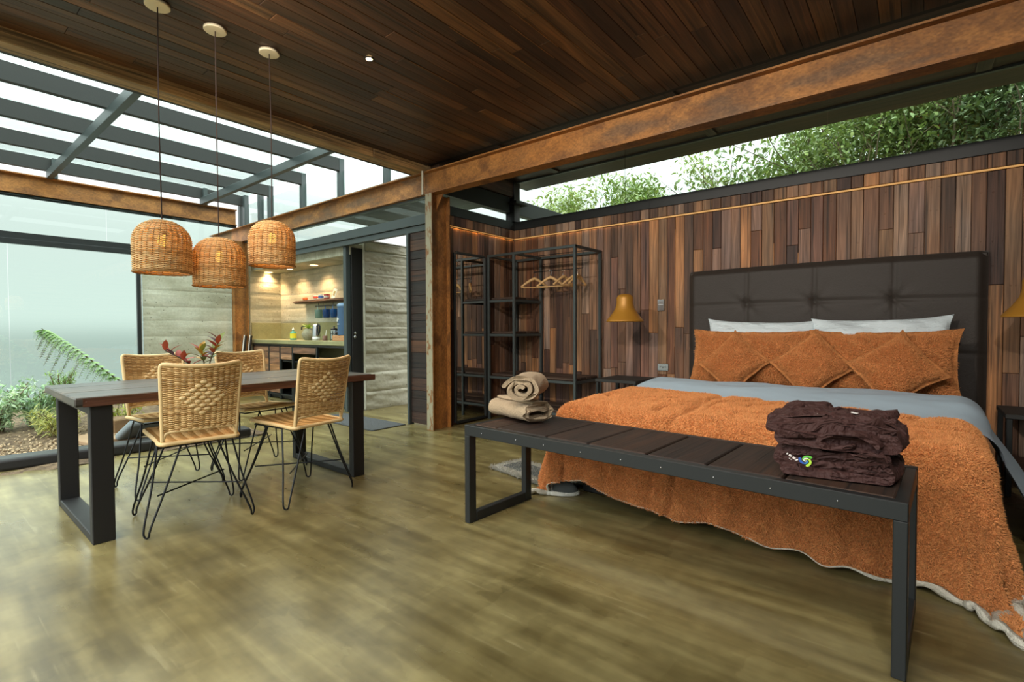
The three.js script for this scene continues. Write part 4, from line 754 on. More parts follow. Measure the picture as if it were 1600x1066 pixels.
// ---------------------------------------------------------------- open steel wardrobe, hangers, mirror
{
  const w = thing('wardrobe', 'open black steel wardrobe frame with dark plank shelves in the corner', 'wardrobe');
  const x0 = -4.0, xm = -3.6, x1 = -2.785, zf = -4.49, zb = -5.02, q = 0.015, S = MAT.steel, top = 1.955;
  const post = (x, z) => obj('post', bar(x - q, x + q, 0, top, z - q, z + q), S, w);
  for (const [x, z] of [[x0 + q, zf], [xm, zf], [x1, zf], [x0 + q, zb], [xm, zb], [x1, zb]]) post(x, z);
  for (const z of [zf, zb]) obj('rail', bar(x0, x1 + q, top - 0.03, top, z - q + 0.001, z + q - 0.001), S, w);
  for (const x of [x0 + q, xm, x1]) obj('rail', bar(x - q + 0.001, x + q - 0.001, top - 0.03, top - 0.001, zb, zf), S, w);
  for (const y of [0.17, 0.52, 1.02, 1.42]) {
    const wide = y < 0.9, xr = wide ? x1 : xm;
    for (const z of [zf, zb]) obj('shelf_rail', bar(x0 + 0.03, xr - q, y - 0.03, y, z - 0.012, z + 0.012), S, w);
    for (const x of wide ? [xm, x1] : [xm]) obj('shelf_rail', bar(x - 0.012, x + 0.012, y - 0.03, y - 0.001, zb, zf), S, w);
    const n = 4; for (let k = 0; k < n; k++) { const za = lerp(zb + 0.016, zf - 0.016, k / n), zc = lerp(zb + 0.016, zf - 0.016, (k + 1) / n); obj('shelf_plank', at(cbox(xr - x0 - 0.06, 0.03 - 0.006 * hash(k, 2, 7), zc - za - 0.006, 0.004, 'x', k * 0.4, y), (x0 + 0.02 + xr) / 2, y + 0.016, (za + zc) / 2), M({ map: T.wood, bumpMap: T.woodB, bumpScale: 0.003, color: ['#5d4a40', '#6c5a50', '#4a3b34'][k % 3], roughness: 0.6 }), w); }
  }
  obj('hanging_rod', [rod([xm + 0.09, 1.74, -4.75], [x1 - 0.06, 1.74, -4.75], 0.005, 8), rod([xm + 0.09, 1.74, -4.75], [xm + 0.09, 1.93, -4.75], 0.004), rod([x1 - 0.06, 1.74, -4.75], [x1 - 0.06, 1.93, -4.75], 0.004), rod([xm, 1.925, -4.75], [x1, 1.925, -4.75], 0.004)], MAT.rodMat, w);
}
{
  const labels = ['pale wooden hanger facing us, nearest the shelves on the rod', 'pale wooden hanger facing us, second along from the shelves', 'pale wooden hanger turned edge-on, third along from the shelves', 'pale wooden hanger turned edge-on, just past the front steel post', 'pale wooden hanger turned edge-on, last one on the rod'];
  const mk = () => {
    const h = thing('hanger', labels[0], 'hanger', [0, 0, 0], 0, 'wooden hangers on the wardrobe rod');
    const arm = []; for (let i = 0; i <= 14; i++) { const t = i / 14; arm.push(V3(lerp(-0.16, 0.16, t), -0.075 - 0.1 * Math.abs(2 * t - 1) ** 1.25, 0.012 * (1 - (2 * t - 1) ** 2))); }
    const g = sweep(arm, (t) => 0.0115 + 0.006 * (1 - Math.abs(2 * t - 1)), 8); obj('shoulder_bar', g, MAT.hanger, h);
    obj('trouser_bar', rod([-0.15, -0.177, 0], [0.15, -0.177, 0], 0.006, 7), MAT.hanger, h);
    const hk = []; for (let i = 0; i <= 14; i++) { const a = lerp(-0.4, Math.PI + 0.3, i / 14); hk.push(V3(0.016 * Math.cos(a), 0.0 + 0.016 * Math.sin(a) - 0.0068, 0)); }
    obj('hook', sweep([...hk.reverse(), V3(0.004, -0.03, 0), V3(0, -0.066, 0)], 0.0021, 6), MAT.chrome, h);
    return h;
  };
  const h0 = mk(), P = [[-3.5, 0.75], [-3.27, 0.42], [-3.1, 1.42], [-2.95, 1.2], [-2.915, 1.5]];
  P.forEach(([x, r], i) => { if (i) dup(h0, labels[i], [x, 1.739, -4.75], r); else { h0.position.set(x, 1.739, -4.75); h0.rotation.y = r; } });
}
{
  const m = thing('mirror', 'tall narrow wall mirror in a black frame beside the wardrobe', 'mirror', [XA + 0.024, 0, -4.2], 0);
  const z0 = -0.255, z1 = 0.25, y0 = 0.03, y1 = 1.93;
  for (const z of [z0, z1]) obj('frame_bar', bar(0, 0.03, y0, y1, z - 0.014, z + 0.014), MAT.frame, m);
  for (const y of [y0, y1]) obj('frame_bar', bar(0, 0.03, y - 0.014, y + 0.014, z0 + 0.0142, z1 - 0.0142), MAT.frame, m);
  obj('mirror_glass', bar(0.008, 0.014, y0 + 0.012, y1 - 0.012, z0 + 0.012, z1 - 0.012, 0.001), MAT.mirror, m);
}
// ---------------------------------------------------------------- bell lamps by the bed, switch, outlet, bedside tables
{
  const K = 1.82, sc = (l) => l.map(([a, b]) => [a * K, b * K]), prof = sc([[0.098, 0], [0.1, 0.003], [0.094, 0.012], [0.07, 0.042], [0.052, 0.07], [0.045, 0.1], [0.045, 0.128], [0.038, 0.142], [0.02, 0.15], [0, 0.151]]), inner = sc([[0.098, 0], [0.067, 0.04], [0.048, 0.08], [0.042, 0.12], [0, 0.14]]);
  const mk = () => {
    const p = thing('bell_lamp', 'x', 'pendant lamp');
    obj('lamp_shade', [lathe(prof, 40), lathe(inner, 40)], MAT.lampRust, p);
    obj('cord', rod([0, 0.27, 0], [0, 1.812, 0], 0.0022), MAT.cordMat, p);
    obj('bulb', at(new THREE.SphereGeometry(0.032, 14, 10), 0, 0.1, 0), MAT.white, p);
    return p;
  };
  const a = mk(); a.position.set(-2.262, 1.146, -4.58); tag(a, 'rusty bell shaped lamp on a thin cord between wardrobe and bed', 'pendant lamp', 'bell lamps at the bedsides');
  dup(a, 'rusty bell shaped lamp beyond the headboard, cut by the picture edge', [0.6, 1.142, -4.58]);
}
{
  const s = thing('light_switch', 'small steel switch plate on the boards beside the headboard', 'switch', [-2.085, 1.32, ZW + 0.009]);
  obj('plate', at(cbox(0.075, 0.125, 0.012, 0.004), 0, 0, 0.002), MAT.chrome, s); obj('rocker', at(cbox(0.05, 0.008, 0.008, 0.002), 0, 0.005, 0.01), MAT.white, s);
  const o = thing('wall_outlet', 'steel power outlet low on the boards beside the bed', 'outlet', [-2.06, 0.672, ZW + 0.009]);
  obj('plate', at(cbox(0.118, 0.078, 0.012, 0.004), 0, 0, 0.002), MAT.chrome, o);
  obj('socket_face', [...[-0.025, 0.025].flatMap((x) => [at(cbox(0.004, 0.012, 0.004, 0.001), x - 0.006, 0.004, 0.009), at(cbox(0.004, 0.012, 0.004, 0.001), x + 0.006, 0.004, 0.009)]), at(cbox(0.012, 0.012, 0.004, 0.001), 0, 0, 0.009)], MAT.black, o);
}
for (const [x, label, top] of [[-2.3, 'low dark bedside table between the wardrobe and the bed', 0.575], [0.74, 'dark steel bedside table beyond the headboard, mostly cut off', 0.525]]) {
  const t = thing('bedside_table', label, 'bedside table', [x, 0, -4.68], 0, 'bedside tables');
  const w = x < 0 ? 0.22 : 0.3;
  obj('table_top', bar(-w, w, top - 0.03, top, -0.24, 0.24), MAT.purlin, t); obj('shelf', bar(-w + 0.02, w - 0.02, 0.16, 0.18, -0.22, 0.22), MAT.blackWood, t);
  for (const a of [-1, 1]) for (const b of [-1, 1]) obj('leg', bar(a * (w - 0.02) - 0.015, a * (w - 0.02) + 0.015, 0, top - 0.03, b * 0.22 - 0.015, b * 0.22 + 0.015), MAT.frame, t);
}
{
  const m = thing('doormat', 'dark grey doormat in front of the passage door', 'mat', [-5.08, 0.001, -3.4]);
  obj('mat_pile', at(cbox(1.22, 0.011, 0.44, 0.004, 'x'), 0, 0.0055, 0), M({ color: '#4c4f50', bumpMap: T.fur, bumpScale: 0.01, roughness: 1 }), m); obj('mat_edge', bar(-0.61, 0.61, 0, 0.006, 0.221, 0.232), MAT.black, m);
}
// ---------------------------------------------------------------- kitchen
{
  const zf = -3.765, k = thing('kitchen_counter', 'olive concrete kitchen worktop in the lit niche', 'worktop');
  obj('worktop', bar(-8.59, -5.84, 0.86, 0.92, -4.245, zf + 0.02, 0.004), MAT.conc2, k);
  const cb = thing('kitchen_cabinet', 'black steel base cabinet with reclaimed wood doors under the worktop', 'cabinet');
  const S = MAT.frame; obj('frame_rail', [bar(-8.585, -5.85, 0.825, 0.858, zf - 0.03, zf), bar(-8.585, -5.85, 0.06, 0.09, zf - 0.03, zf)], S, cb);
  const xs = [-8.57, -8.02, -7.66, -7.28, -6.6, -5.87]; for (const x of xs) obj('frame_post', bar(x - 0.016, x + 0.016, 0, 0.825, zf - 0.03, zf), S, cb);
  obj('side_panel', bar(-8.58, -5.86, 0.02, 0.06, -4.24, zf - 0.03), S, cb); obj('back_panel', bar(-8.58, -5.86, 0.06, 0.85, -4.245, -4.235), MAT.conc2, cb);
  const wd = (x0, x1, y0, y1, i, nm) => { const d = obj(nm, bar(x0, x1, y0, y1, zf - 0.026, zf - 0.012), S, cb); let y = y0 + 0.004, j = 0; while (y < y1 - 0.01) { const hh = Math.min(0.075 + 0.03 * hash(i, j, 5), y1 - 0.004 - y); obj('board', at(cbox(x1 - x0 - 0.01, hh - 0.003, 0.014, 0.003, 'x', i, j * 0.3), (x0 + x1) / 2, y + hh / 2, zf - 0.006), wallTones[[0, 8, 2, 4, 1][(i + j) % 5]], d); y += hh; j++; } return d; };
  wd(-8.55, -8.04, 0.095, 0.82, 1, 'door'); wd(-8.0, -7.68, 0.095, 0.82, 2, 'door'); wd(-7.64, -7.3, 0.62, 0.82, 3, 'drawer'); wd(-7.26, -6.62, 0.72, 0.82, 4, 'drawer');
  obj('shelf', [bar(-7.64, -5.88, 0.585, 0.61, -4.22, zf - 0.03)], S, cb);
  const tr = thing('tray', 'pale wooden tray lying on the open shelf under the worktop', 'tray', [-6.95, 0.611, -3.95]); obj('tray_base', at(cbox(0.42, 0.02, 0.26, 0.005, 'x'), 0, 0.01, 0), MAT.canePale, tr); obj('tray_rim', [bar(-0.21, 0.21, 0.02, 0.05, 0.12, 0.13), bar(-0.21, 0.21, 0.02, 0.05, -0.13, -0.12)], MAT.canePale, tr);
  const fr = thing('mini_fridge', 'small dark grey fridge under the worktop beside the door post', 'fridge', [-6.22, 0.0, -3.98]); obj('body', at(cbox(0.6, 0.5, 0.36, 0.008), 0, 0.26, 0), M({ color: '#596164', roughness: 0.5 }), fr); obj('door', at(cbox(0.59, 0.46, 0.02, 0.006), 0, 0.27, 0.192), M({ color: '#4d565a', roughness: 0.45 }), fr); obj('handle', bar(-0.26, -0.24, 0.38, 0.46, 0.203, 0.22), MAT.chrome, fr);
  const cu = thing('cup', 'small white cups standing on the fridge', 'cup', [-6.2, 0.6115, -3.9]); obj('cup_body', at(lathe([[0, 0], [0.022, 0], [0.03, 0.05], [0.028, 0.05], [0.02, 0.006], [0, 0.006]], 18)), MAT.white, cu); obj('handle', at(new THREE.TorusGeometry(0.014, 0.004, 6, 12), 0.036, 0.026, 0), MAT.white, cu); cu.userData.label = 'small white cup on the shelf above the fridge';
  const y = 0.921, G = (hex, o = {}) => M({ color: hex, roughness: 0.4, ...o });
  // things on the worktop, from the left
  const so = thing('soap_bottle', 'green soap bottle with yellow label by the black tap', 'bottle', [-7.5, y, -3.9]); obj('bottle_body', lathe([[0, 0], [0.045, 0], [0.048, 0.01], [0.048, 0.105], [0.035, 0.125], [0.014, 0.135], [0.014, 0.155]], 24), G('#4d9a88'), so); obj('label_band', at(lathe([[0.0485, 0.025], [0.0485, 0.1]], 24)), G('#d8cc30'), so); obj('pump_cap', at(lathe([[0, 0.15], [0.018, 0.15], [0.018, 0.17], [0.006, 0.172], [0.006, 0.195], [0, 0.195]], 14)), MAT.white, so);
  const fa = thing('tap', 'black wall tap above the worktop', 'tap', [-7.45, 1.125, -4.25]); obj('spout', sweep(curve([[0, 0, 0], [0, 0, 0.1], [-0.02, 0, 0.16], [-0.06, 0, 0.2], [-0.065, -0.05, 0.205]], 20), 0.011, 8), MAT.black, fa); obj('tap_base', at(lathe([[0, 0], [0.028, 0], [0.028, 0.012], [0, 0.012]], 16), 0, 0, 0.0, Math.PI / 2), MAT.black, fa); obj('lever', bar(0.06, 0.08, -0.01, 0.05, 0, 0.04), MAT.black, fa);
  const po = thing('plant_pot', 'knobbly stone coloured round pot holding a small leafy plant', 'pot', [-7.1, y, -3.93]); obj('pot_body', grid(48, 30, (u, v) => { const a = u * 6.2832, h = v * 0.17, r = 0.032 + 0.062 * Math.sin(Math.PI * clamp(0.1 + 0.82 * v)) + 0.006 * Math.abs(Math.sin(a * 6 + v * 9) * Math.sin(v * 24)); return [Math.cos(a) * r, h, -Math.sin(a) * r]; }), G('#8f8a72', { roughness: 0.9 }), po); obj('pot_base', at(lathe([[0, 0.001], [0.05, 0.001], [0.05, 0.004], [0, 0.004]], 20)), G('#8f8a72'), po);
  const pl = []; for (let i = 0; i < 12; i++) { const a = i * 2.4, l = 0.1 + 0.06 * hash(i, 1, 2), e = 0.5 + 0.6 * hash(i, 2, 2); pl.push(leafGeo(l, 0.034, 0.5).rotateX(-e).rotateY(a).translate(0, 0.165, 0)); } obj('plant_leaf', pl, leaf('#9aba4c', 0.3), po);
  const ke = thing('kettle', 'steel electric kettle with black handle on white base', 'kettle', [-6.83, y, -3.9]); obj('base', lathe([[0, 0], [0.055, 0], [0.055, 0.05], [0, 0.05]], 24), MAT.white, ke); obj('kettle_body', lathe([[0.05, 0.05], [0.06, 0.06], [0.052, 0.21], [0.04, 0.235], [0, 0.24]], 28), MAT.chrome, ke); obj('handle', sweep(curve([[0.04, 0.225, 0], [0.085, 0.22, 0], [0.09, 0.14, 0], [0.058, 0.08, 0]], 20), 0.012, 8), MAT.black, ke);
  const sb = thing('spoon_jar', 'small glass jar with a spoon, beside the kettle', 'jar', [-6.6, y, -3.9]); obj('jar_body', lathe([[0, 0], [0.035, 0], [0.035, 0.07], [0.032, 0.07], [0.032, 0.004], [0, 0.004]], 20), G('#8c6a60', { roughness: 0.2 }), sb); obj('spoon', rod([0, 0.01, 0], [0.045, 0.15, 0.0], 0.005), MAT.white, sb);
  const fp = thing('french_press', 'french press coffee maker in a black cage on the worktop', 'coffee maker', [-6.36, y, -3.9]); obj('glass_body', lathe([[0, 0.012], [0.045, 0.012], [0.045, 0.15], [0.042, 0.15], [0.042, 0.015], [0, 0.015]], 24), G('#9aa19a', { roughness: 0.15 }), fp); obj('cage', [0, 1.05, 2.09, 3.14, 4.19, 5.24].map((a) => bar(Math.cos(a) * 0.048 - 0.004, Math.cos(a) * 0.048 + 0.004, 0, 0.14, Math.sin(a) * 0.048 - 0.004, Math.sin(a) * 0.048 + 0.004)).concat([at(new THREE.TorusGeometry(0.049, 0.004, 6, 28), 0, 0.1, 0, Math.PI / 2), at(new THREE.TorusGeometry(0.049, 0.004, 6, 28), 0, 0.02, 0, Math.PI / 2)]), MAT.black, fp); obj('lid', lathe([[0, 0.15], [0.047, 0.15], [0.044, 0.17], [0.01, 0.18], [0.014, 0.2], [0, 0.208]], 22), MAT.black, fp); obj('handle', sweep(curve([[0.048, 0.135, 0], [0.09, 0.13, 0], [0.09, 0.05, 0], [0.048, 0.035, 0]], 16), 0.008, 7), MAT.black, fp);
  const ck = thing('cork_block', 'cork block under the blue water filter', 'stand', [-6.1, y, -3.9]); obj('block', at(cbox(0.3, 0.075, 0.2, 0.006), 0, 0.0375, 0), M({ map: T.cork, roughness: 0.9 }), ck);
  const wf = thing('water_filter', 'tall blue water filter with white mark standing on cork', 'water filter', [-6.08, y + 0.076, -3.9]);
  obj('filter_body', lathe([[0, 0], [0.1, 0], [0.103, 0.01], [0.103, 0.385], [0.1, 0.39]], 36), M({ color: '#3a5878', roughness: 0.35 }), wf); obj('lid', lathe([[0.1, 0.39], [0.108, 0.392], [0.108, 0.42], [0.08, 0.44], [0, 0.442]], 36), M({ color: '#6d8aa8', roughness: 0.35 }), wf); obj('spigot', [at(lathe([[0, 0], [0.012, 0], [0.012, 0.05], [0, 0.05]], 12), -0.06, 0.05, 0.08, Math.PI / 2, 0, 0), bar(-0.068, -0.052, 0.02, 0.07, 0.12, 0.135)], MAT.chrome, wf);
  const mk = []; const ring = new THREE.TorusGeometry(0.02, 0.005, 6, 20); const onF = (g, a, yy) => at(g, Math.sin(a) * 0.1045, yy, Math.cos(a) * 0.1045, 0, a, 0); mk.push(onF(ring, -0.35, 0.21), onF(new THREE.TorusGeometry(0.012, 0.004, 6, 16), -0.1, 0.22), onF(cbox(0.006, 0.055, 0.004, 0.001), -0.5, 0.23)); for (let i = 0; i < 7; i++) mk.push(onF(cbox(0.007, 0.012, 0.003, 0.001), -0.62 + i * 0.12, 0.155)); obj('white_mark', mk, MAT.white, wf);
  // wall shelf with its things
  const sy = 1.535, sh = thing('wall_shelf', 'dark live-edge plank shelf on the kitchen back wall', 'shelf', [0, 0, 0]); obj('plank', grid(60, 6, (u, v) => { const x = lerp(-7.78, -5.86, u), a = v * Math.PI * 2; return [x, 1.507 + 0.024 * Math.sin(a) + 0.004 * fb(x * 9, v * 3, 2, 3), -4.14 + (0.1 + 0.012 * fb(x * 6, v, 3, 5)) * Math.cos(a), v * 0.4, x]; }), woodMat('#6a4a36'), sh); obj('plank_top', bar(-7.76, -5.87, 1.49, sy, -4.248, -4.06, 0.004, 'x'), woodMat('#6a4a36'), sh);
  obj('glass_rack', [rod([-7.2, 1.435, -4.1], [-5.9, 1.435, -4.1], 0.008), ...[-7.1, -6.7, -6.3, -5.95].map((x) => rod([x, 1.435, -4.1], [x, 1.49, -4.1], 0.005))], MAT.black, sh);
  const ob = thing('orange_jar', 'small orange pot at the free end of the wall shelf', 'pot', [-7.55, sy, -4.13]); obj('pot_body', lathe([[0, 0], [0.03, 0], [0.042, 0.03], [0.034, 0.055], [0, 0.058]], 22), G('#d2703c'), ob);
  const bl = [['#d9d6c8', '#c64a32', 'white and red patterned mug on the wall shelf, beside the orange pot'], ['#cfd8d4', '#3f63a8', 'white and blue patterned mug in the middle of the wall shelf'], ['#b8423a', '#e0d8c8', 'red and cream mug on the wall shelf, beside the propped card']];
  bl.forEach(([a, b, label], i) => { const m = thing('mug', label, 'mug', [-7.22 + i * 0.15, sy, -4.13]); obj('mug_body', lathe([[0, 0], [0.04, 0], [0.045, 0.075], [0.04, 0.075], [0.035, 0.006], [0, 0.006]], 22), G(a), m); obj('pattern_band', at(lathe([[0.0445, 0.022], [0.0462, 0.052]], 22)), G(b), m); obj('handle', at(new THREE.TorusGeometry(0.02, 0.005, 6, 14), 0.056, 0.038, 0), G(a), m); });
  const cd = thing('card', 'small cream card propped on the wall shelf', 'card', [-6.7, sy, -4.12]); const cb1 = obj('card_face', at(cbox(0.1, 0.15, 0.006, 0.002), 0, 0.073, 0, -0.22, 0, -0.2), G('#efe6cf'), cd); obj('card_print', at(cbox(0.05, 0.07, 0.003, 0.001), 0.003, 0.078, 0.004, -0.22, 0, -0.2), G('#b59a5a'), cd);
  for (const [i, x] of [-6.34, -6.2].entries()) { const b = thing('bottle', ['dark bottle with white label leaning at the shelf end, whole', 'dark bottle with white label at the shelf end, half behind the door post'][i], 'bottle', [x, sy, -4.13]); b.rotation.z = -0.16; obj('bottle_body', lathe([[0, 0.008], [0.036, 0.008], [0.038, 0.02], [0.038, 0.19], [0.03, 0.21]], 22), G('#221d2a', { roughness: 0.2 }), b); obj('label_band', at(lathe([[0.0385, 0.03], [0.0385, 0.12]], 22)), G('#d8d4e0'), b); obj('lid', lathe([[0, 0.205], [0.036, 0.205], [0.036, 0.25], [0, 0.25]], 20), MAT.black, b); }
  const gl = [['#a9c4b8', 'clear greenish glass hanging by its handle under the shelf', -7.12], ['#2f67ac', 'blue glass mug hanging under the shelf, nearer the clear one', -6.9], ['#2f78b8', 'blue glass mug hanging under the shelf, nearer the red ones', -6.7]];
  gl.forEach(([c, label, x]) => { const m = thing('glass_mug', label, 'mug', [x, 1.4345, -4.1]); obj('handle', sweep(curve([[0.012, 0.0, 0.0], [0, 0.008 - 0.0, 0], [-0.014, -0.01, 0], [-0.012, -0.05, 0], [0.0, -0.06, 0]], 12), 0.005, 6), G(c), m); obj('mug_body', at(lathe([[0, 0], [0.055, 0], [0.058, 0.125], [0.055, 0.125], [0.052, 0.005], [0, 0.005]], 22), 0.02, -0.18, 0, 0, 0, 0.06), MP({ color: c, transmission: 0.7, roughness: 0.1, thickness: 0 }), m); });
  for (const [i, x] of [-6.56, -6.36].entries()) { const m = thing('utensil', ['black handled kitchen utensil with red end, hanging next to the blue mugs', 'black handled kitchen utensil with red end, hanging next to the water filter'][i], 'utensil', [x, 1.43, -4.1]); obj('handle', rod([0, 0, 0], [0, -0.17, 0], 0.009, 8), MAT.black, m); obj('utensil_head', at(cbox(0.06, 0.13, 0.012, 0.005), 0, -0.235, 0), G('#b8705c'), m); }
}
// ---------------------------------------------------------------- croton sprigs in a vase on the table
{
  const v = thing('vase', 'small dark clay vase holding croton sprigs on the table', 'vase', [-3.75, 0.7465, -1.33]);
  obj('vase_body', lathe([[0, 0], [0.04, 0], [0.055, 0.03], [0.05, 0.06], [0.03, 0.075], [0.034, 0.085], [0.028, 0.083], [0.024, 0.072], [0, 0.06]], 26), M({ color: '#4a382c', roughness: 0.6 }), v);
  const mats = ['#a8402f', '#c25a3c', '#7a3a34', '#c9962f', '#7e8a3c', '#5e3a44', '#93983f', '#b84a34'].map((c) => leaf(c, 0.25));
  const sprig = (label, x, z, lean, h, n, seed, pal) => {
    const s = thing('croton_sprig', label, 'plant', [v.position.x + x, v.position.y + 0.02, v.position.z + z], 0, 'croton sprigs in the table vase');
    const st = curve([[0, 0, 0], [lean[0] * 0.35, h * 0.5, lean[1] * 0.35], [lean[0], h, lean[1]]], 12); obj('stem', sweep(st, 0.0038, 6), M({ color: '#5a4a34', roughness: 0.8 }), s);
    for (let i = 0; i < n; i++) { const t = lerp(0.5, 1, i / Math.max(1, n - 1)), p = st[Math.round(t * 12)], a = i * 2.4 + seed, e = lerp(0.0, 1.15, t) * 0.9, l = 0.075 + 0.03 * hash(i, seed, 3); const lf = obj('leaf', leafGeo(l, 0.036, 0.5, 0.3), mats[pal[i % pal.length]], s); lf.rotation.set(-e, a, 0, 'YXZ'); lf.position.copy(p); }
  };
  sprig('red croton sprig leaning out of the vase towards the garden', -0.015, 0.015, [-0.07, 0.19], 0.18, 9, 1, [0, 1, 2, 3, 0, 5, 7]);
  sprig('tallest croton sprig in the vase, red and green leaves with a purple tip', 0, -0.01, [0.0, -0.08], 0.235, 15, 4, [4, 0, 6, 5, 1, 4, 2, 3]);
  sprig('yellow and green croton sprig, low in the middle of the vase', 0.01, 0, [-0.02, 0.02], 0.18, 12, 9, [6, 3, 4, 7, 6, 3]);
  sprig('short croton sprig with a single red bud, leaning sideways from the vase', -0.01, 0.02, [-0.02, 0.1], 0.115, 4, 13, [0, 7, 0, 1]);
}
// ---------------------------------------------------------------- curb, garden bed, plants
{
  const L = 5.35, ang = Math.atan2(0.23, 1.77), c = struct('trim_7', at(fix(new RoundedBoxGeometry(0.2, 0.1, L, 4, 0.03)), 0, 0.045, 0), MAT.black);
  c.rotation.y = -ang; c.position.set(-5.19 - 0.11 - Math.sin(ang) * (L / 2), 0, -2.27 + Math.cos(ang) * (L / 2));
  const g = grid(60, 70, (u, v) => { const x = lerp(-5.2, -8.9, u), z = lerp(3.1, -2.4, v), n = fb(x * 2.2, z * 2.2, 4, 3); return [x, -0.03 + 0.07 * n + 0.06 * smooth(-5.8, -7, x) * 1 + 0.012 * fb(x * 14, z * 14, 3, 5), z, x, z]; });
  struct('ground', g, MAT.soil);
  const peb = new THREE.IcosahedronGeometry(1, 0), im = new THREE.InstancedMesh(peb, M({ color: '#b0a088', roughness: 0.95 }), 3200), m4 = new THREE.Matrix4(), q = new THREE.Quaternion(), e = new THREE.Euler(), rd = rng(61), col = new THREE.Color();
  for (let i = 0; i < 3200; i++) { const z = lerp(1.6, -2.35, rd()), x = -5.46 - 0.13 * (z + 2.3) * 0.9 - 0.1 - 1.5 * rd() * rd(), s = 0.006 + 0.014 * rd() * rd(); q.setFromEuler(e.set(rd() * 6, rd() * 6, rd() * 6)); im.setMatrixAt(i, m4.compose(V3(x, -0.0 + 0.05 * fb(x * 2.2, z * 2.2, 4, 3) + 0.04 * smooth(-5.8, -7, x), z), q, V3(s * 1.3, s * 0.7, s))); const b = 0.5 + 0.7 * rd(); im.setColorAt(i, col.setRGB(b, b * 0.92, b * 0.8)); }
  im.name = 'gravel'; scene.add(im); tag(im, 'loose brown gravel and bark chips along the black curb', 'gravel', null, 'stuff');
  const cu = thing('seat_cushion', 'flat grey seat cushion leaning behind the black curb beyond the table', 'cushion', [-5.72, 0.155, -1.56], 0.16); cu.rotation.z = 0.5; obj('cushion_cover', at(fix(new RoundedBoxGeometry(0.36, 0.07, 0.5, 4, 0.03))), MAT.cushionGrey, cu); obj('piping', [sweep(curve([[0.17, 0.03, -0.24], [0.17, 0.03, 0.24]], 4), 0.006), sweep(curve([[-0.17, 0.03, -0.24], [-0.17, 0.03, 0.24]], 4), 0.006)], MAT.purlin, cu);
  const br = thing('planter_block', 'terracotta coloured block on the ground behind the seat cushion', 'block', [-6.25, 0.02, -1.42], 0.2); obj('block', at(cbox(0.24, 0.16, 0.2, 0.012), 0, 0.1, 0), M({ color: '#a8876a', map: T.conc, roughness: 0.9 }), br);
  const pv = thing('paving_slab', 'pinkish paving slab lying on the gravel behind the curb', 'slab', [-6.05, 0.03, -1.25], 0.15); obj('slab', at(cbox(0.5, 0.04, 0.4, 0.008), 0, 0.02, 0), M({ color: '#d8b49c', map: T.conc, roughness: 0.9 }), pv);
  for (const [i, x] of [-8.44, -8.47].entries()) { const s = thing('black_stick', ['slim black stick with pale edge leaning at the rusty corner column, outer one', 'slim black stick with pale edge leaning at the rusty corner column, inner one'][i], 'stick', [x, 0, -3.46 - 0.1 * i]); obj('shaft', rod([0, 0, 0], [0.0, 0.99, 0.0 - 0.06], 0.028, 8), MAT.black, s); obj('pale_edge', rod([0.025, 0.72, -0.02], [0.025, 1.0, -0.035], 0.008, 6), MAT.white, s); s.rotation.x = -0.07; }
}
function instLeaves(parent, n, geo, mat, place, seed, tint = 0.35) {
  const im = new THREE.InstancedMesh(geo, mat, n), m4 = new THREE.Matrix4(), q = new THREE.Quaternion(), e = new THREE.Euler(), rd = rng(seed), col = new THREE.Color();
  for (let i = 0; i < n; i++) { const p = place(rd, i), s = p[3] ?? 1; q.setFromEuler(e.set(p[4] ?? (rd() - 0.5) * 2.2, p[5] ?? rd() * 6.28, p[6] ?? (rd() - 0.5) * 1.6, 'YXZ')); im.setMatrixAt(i, m4.compose(V3(p[0], p[1], p[2]), q, V3(s, s, s))); const b = 1 - tint + 2 * tint * rd(); im.setColorAt(i, col.setRGB(b * (0.9 + 0.25 * rd()), b, b * (0.8 + 0.3 * rd()))); }
  im.name = numbered('foliage'); im.castShadow = im.receiveShadow = true; im.userData.kind = 'stuff'; parent.add(im); return im;
}
const barkMat = M({ color: '#6a5a48', roughness: 0.95 });
function branches(rd, base, h, spread, n, r0) {          // trunk and forking branches; returns [geometry, tips]
  const list = [], tips = [];
  const grow = (p, dir, len, r, lev) => {
    const pts = [p.clone()]; const d = dir.clone(); let c = p.clone();
    for (let i = 0; i < 5; i++) { d.add(V3((rd() - 0.5) * 0.35, 0.05 + (rd() - 0.5) * 0.2, (rd() - 0.5) * 0.35)).normalize(); c = c.clone().addScaledVector(d, len / 5); pts.push(c); }
    list.push(sweep(pts, (t) => r * (1 - 0.55 * t), lev > 1 ? 4 : 6));
    if (lev >= 3) { tips.push(c, pts[3]); return; }
    for (let k = 0; k < (lev ? 3 : n); k++) grow(pts[2 + Math.floor(rd() * 4) % 4].clone(), d.clone().add(V3((rd() - 0.5) * spread, rd() * 0.3, (rd() - 0.5) * spread)).normalize(), len * (0.55 + 0.25 * rd()), r * 0.5, lev + 1);
  };
  grow(base, V3((rd() - 0.5) * 0.2, 1, (rd() - 0.5) * 0.2).normalize(), h, r0, 0);
  return [merge(list), tips];
}
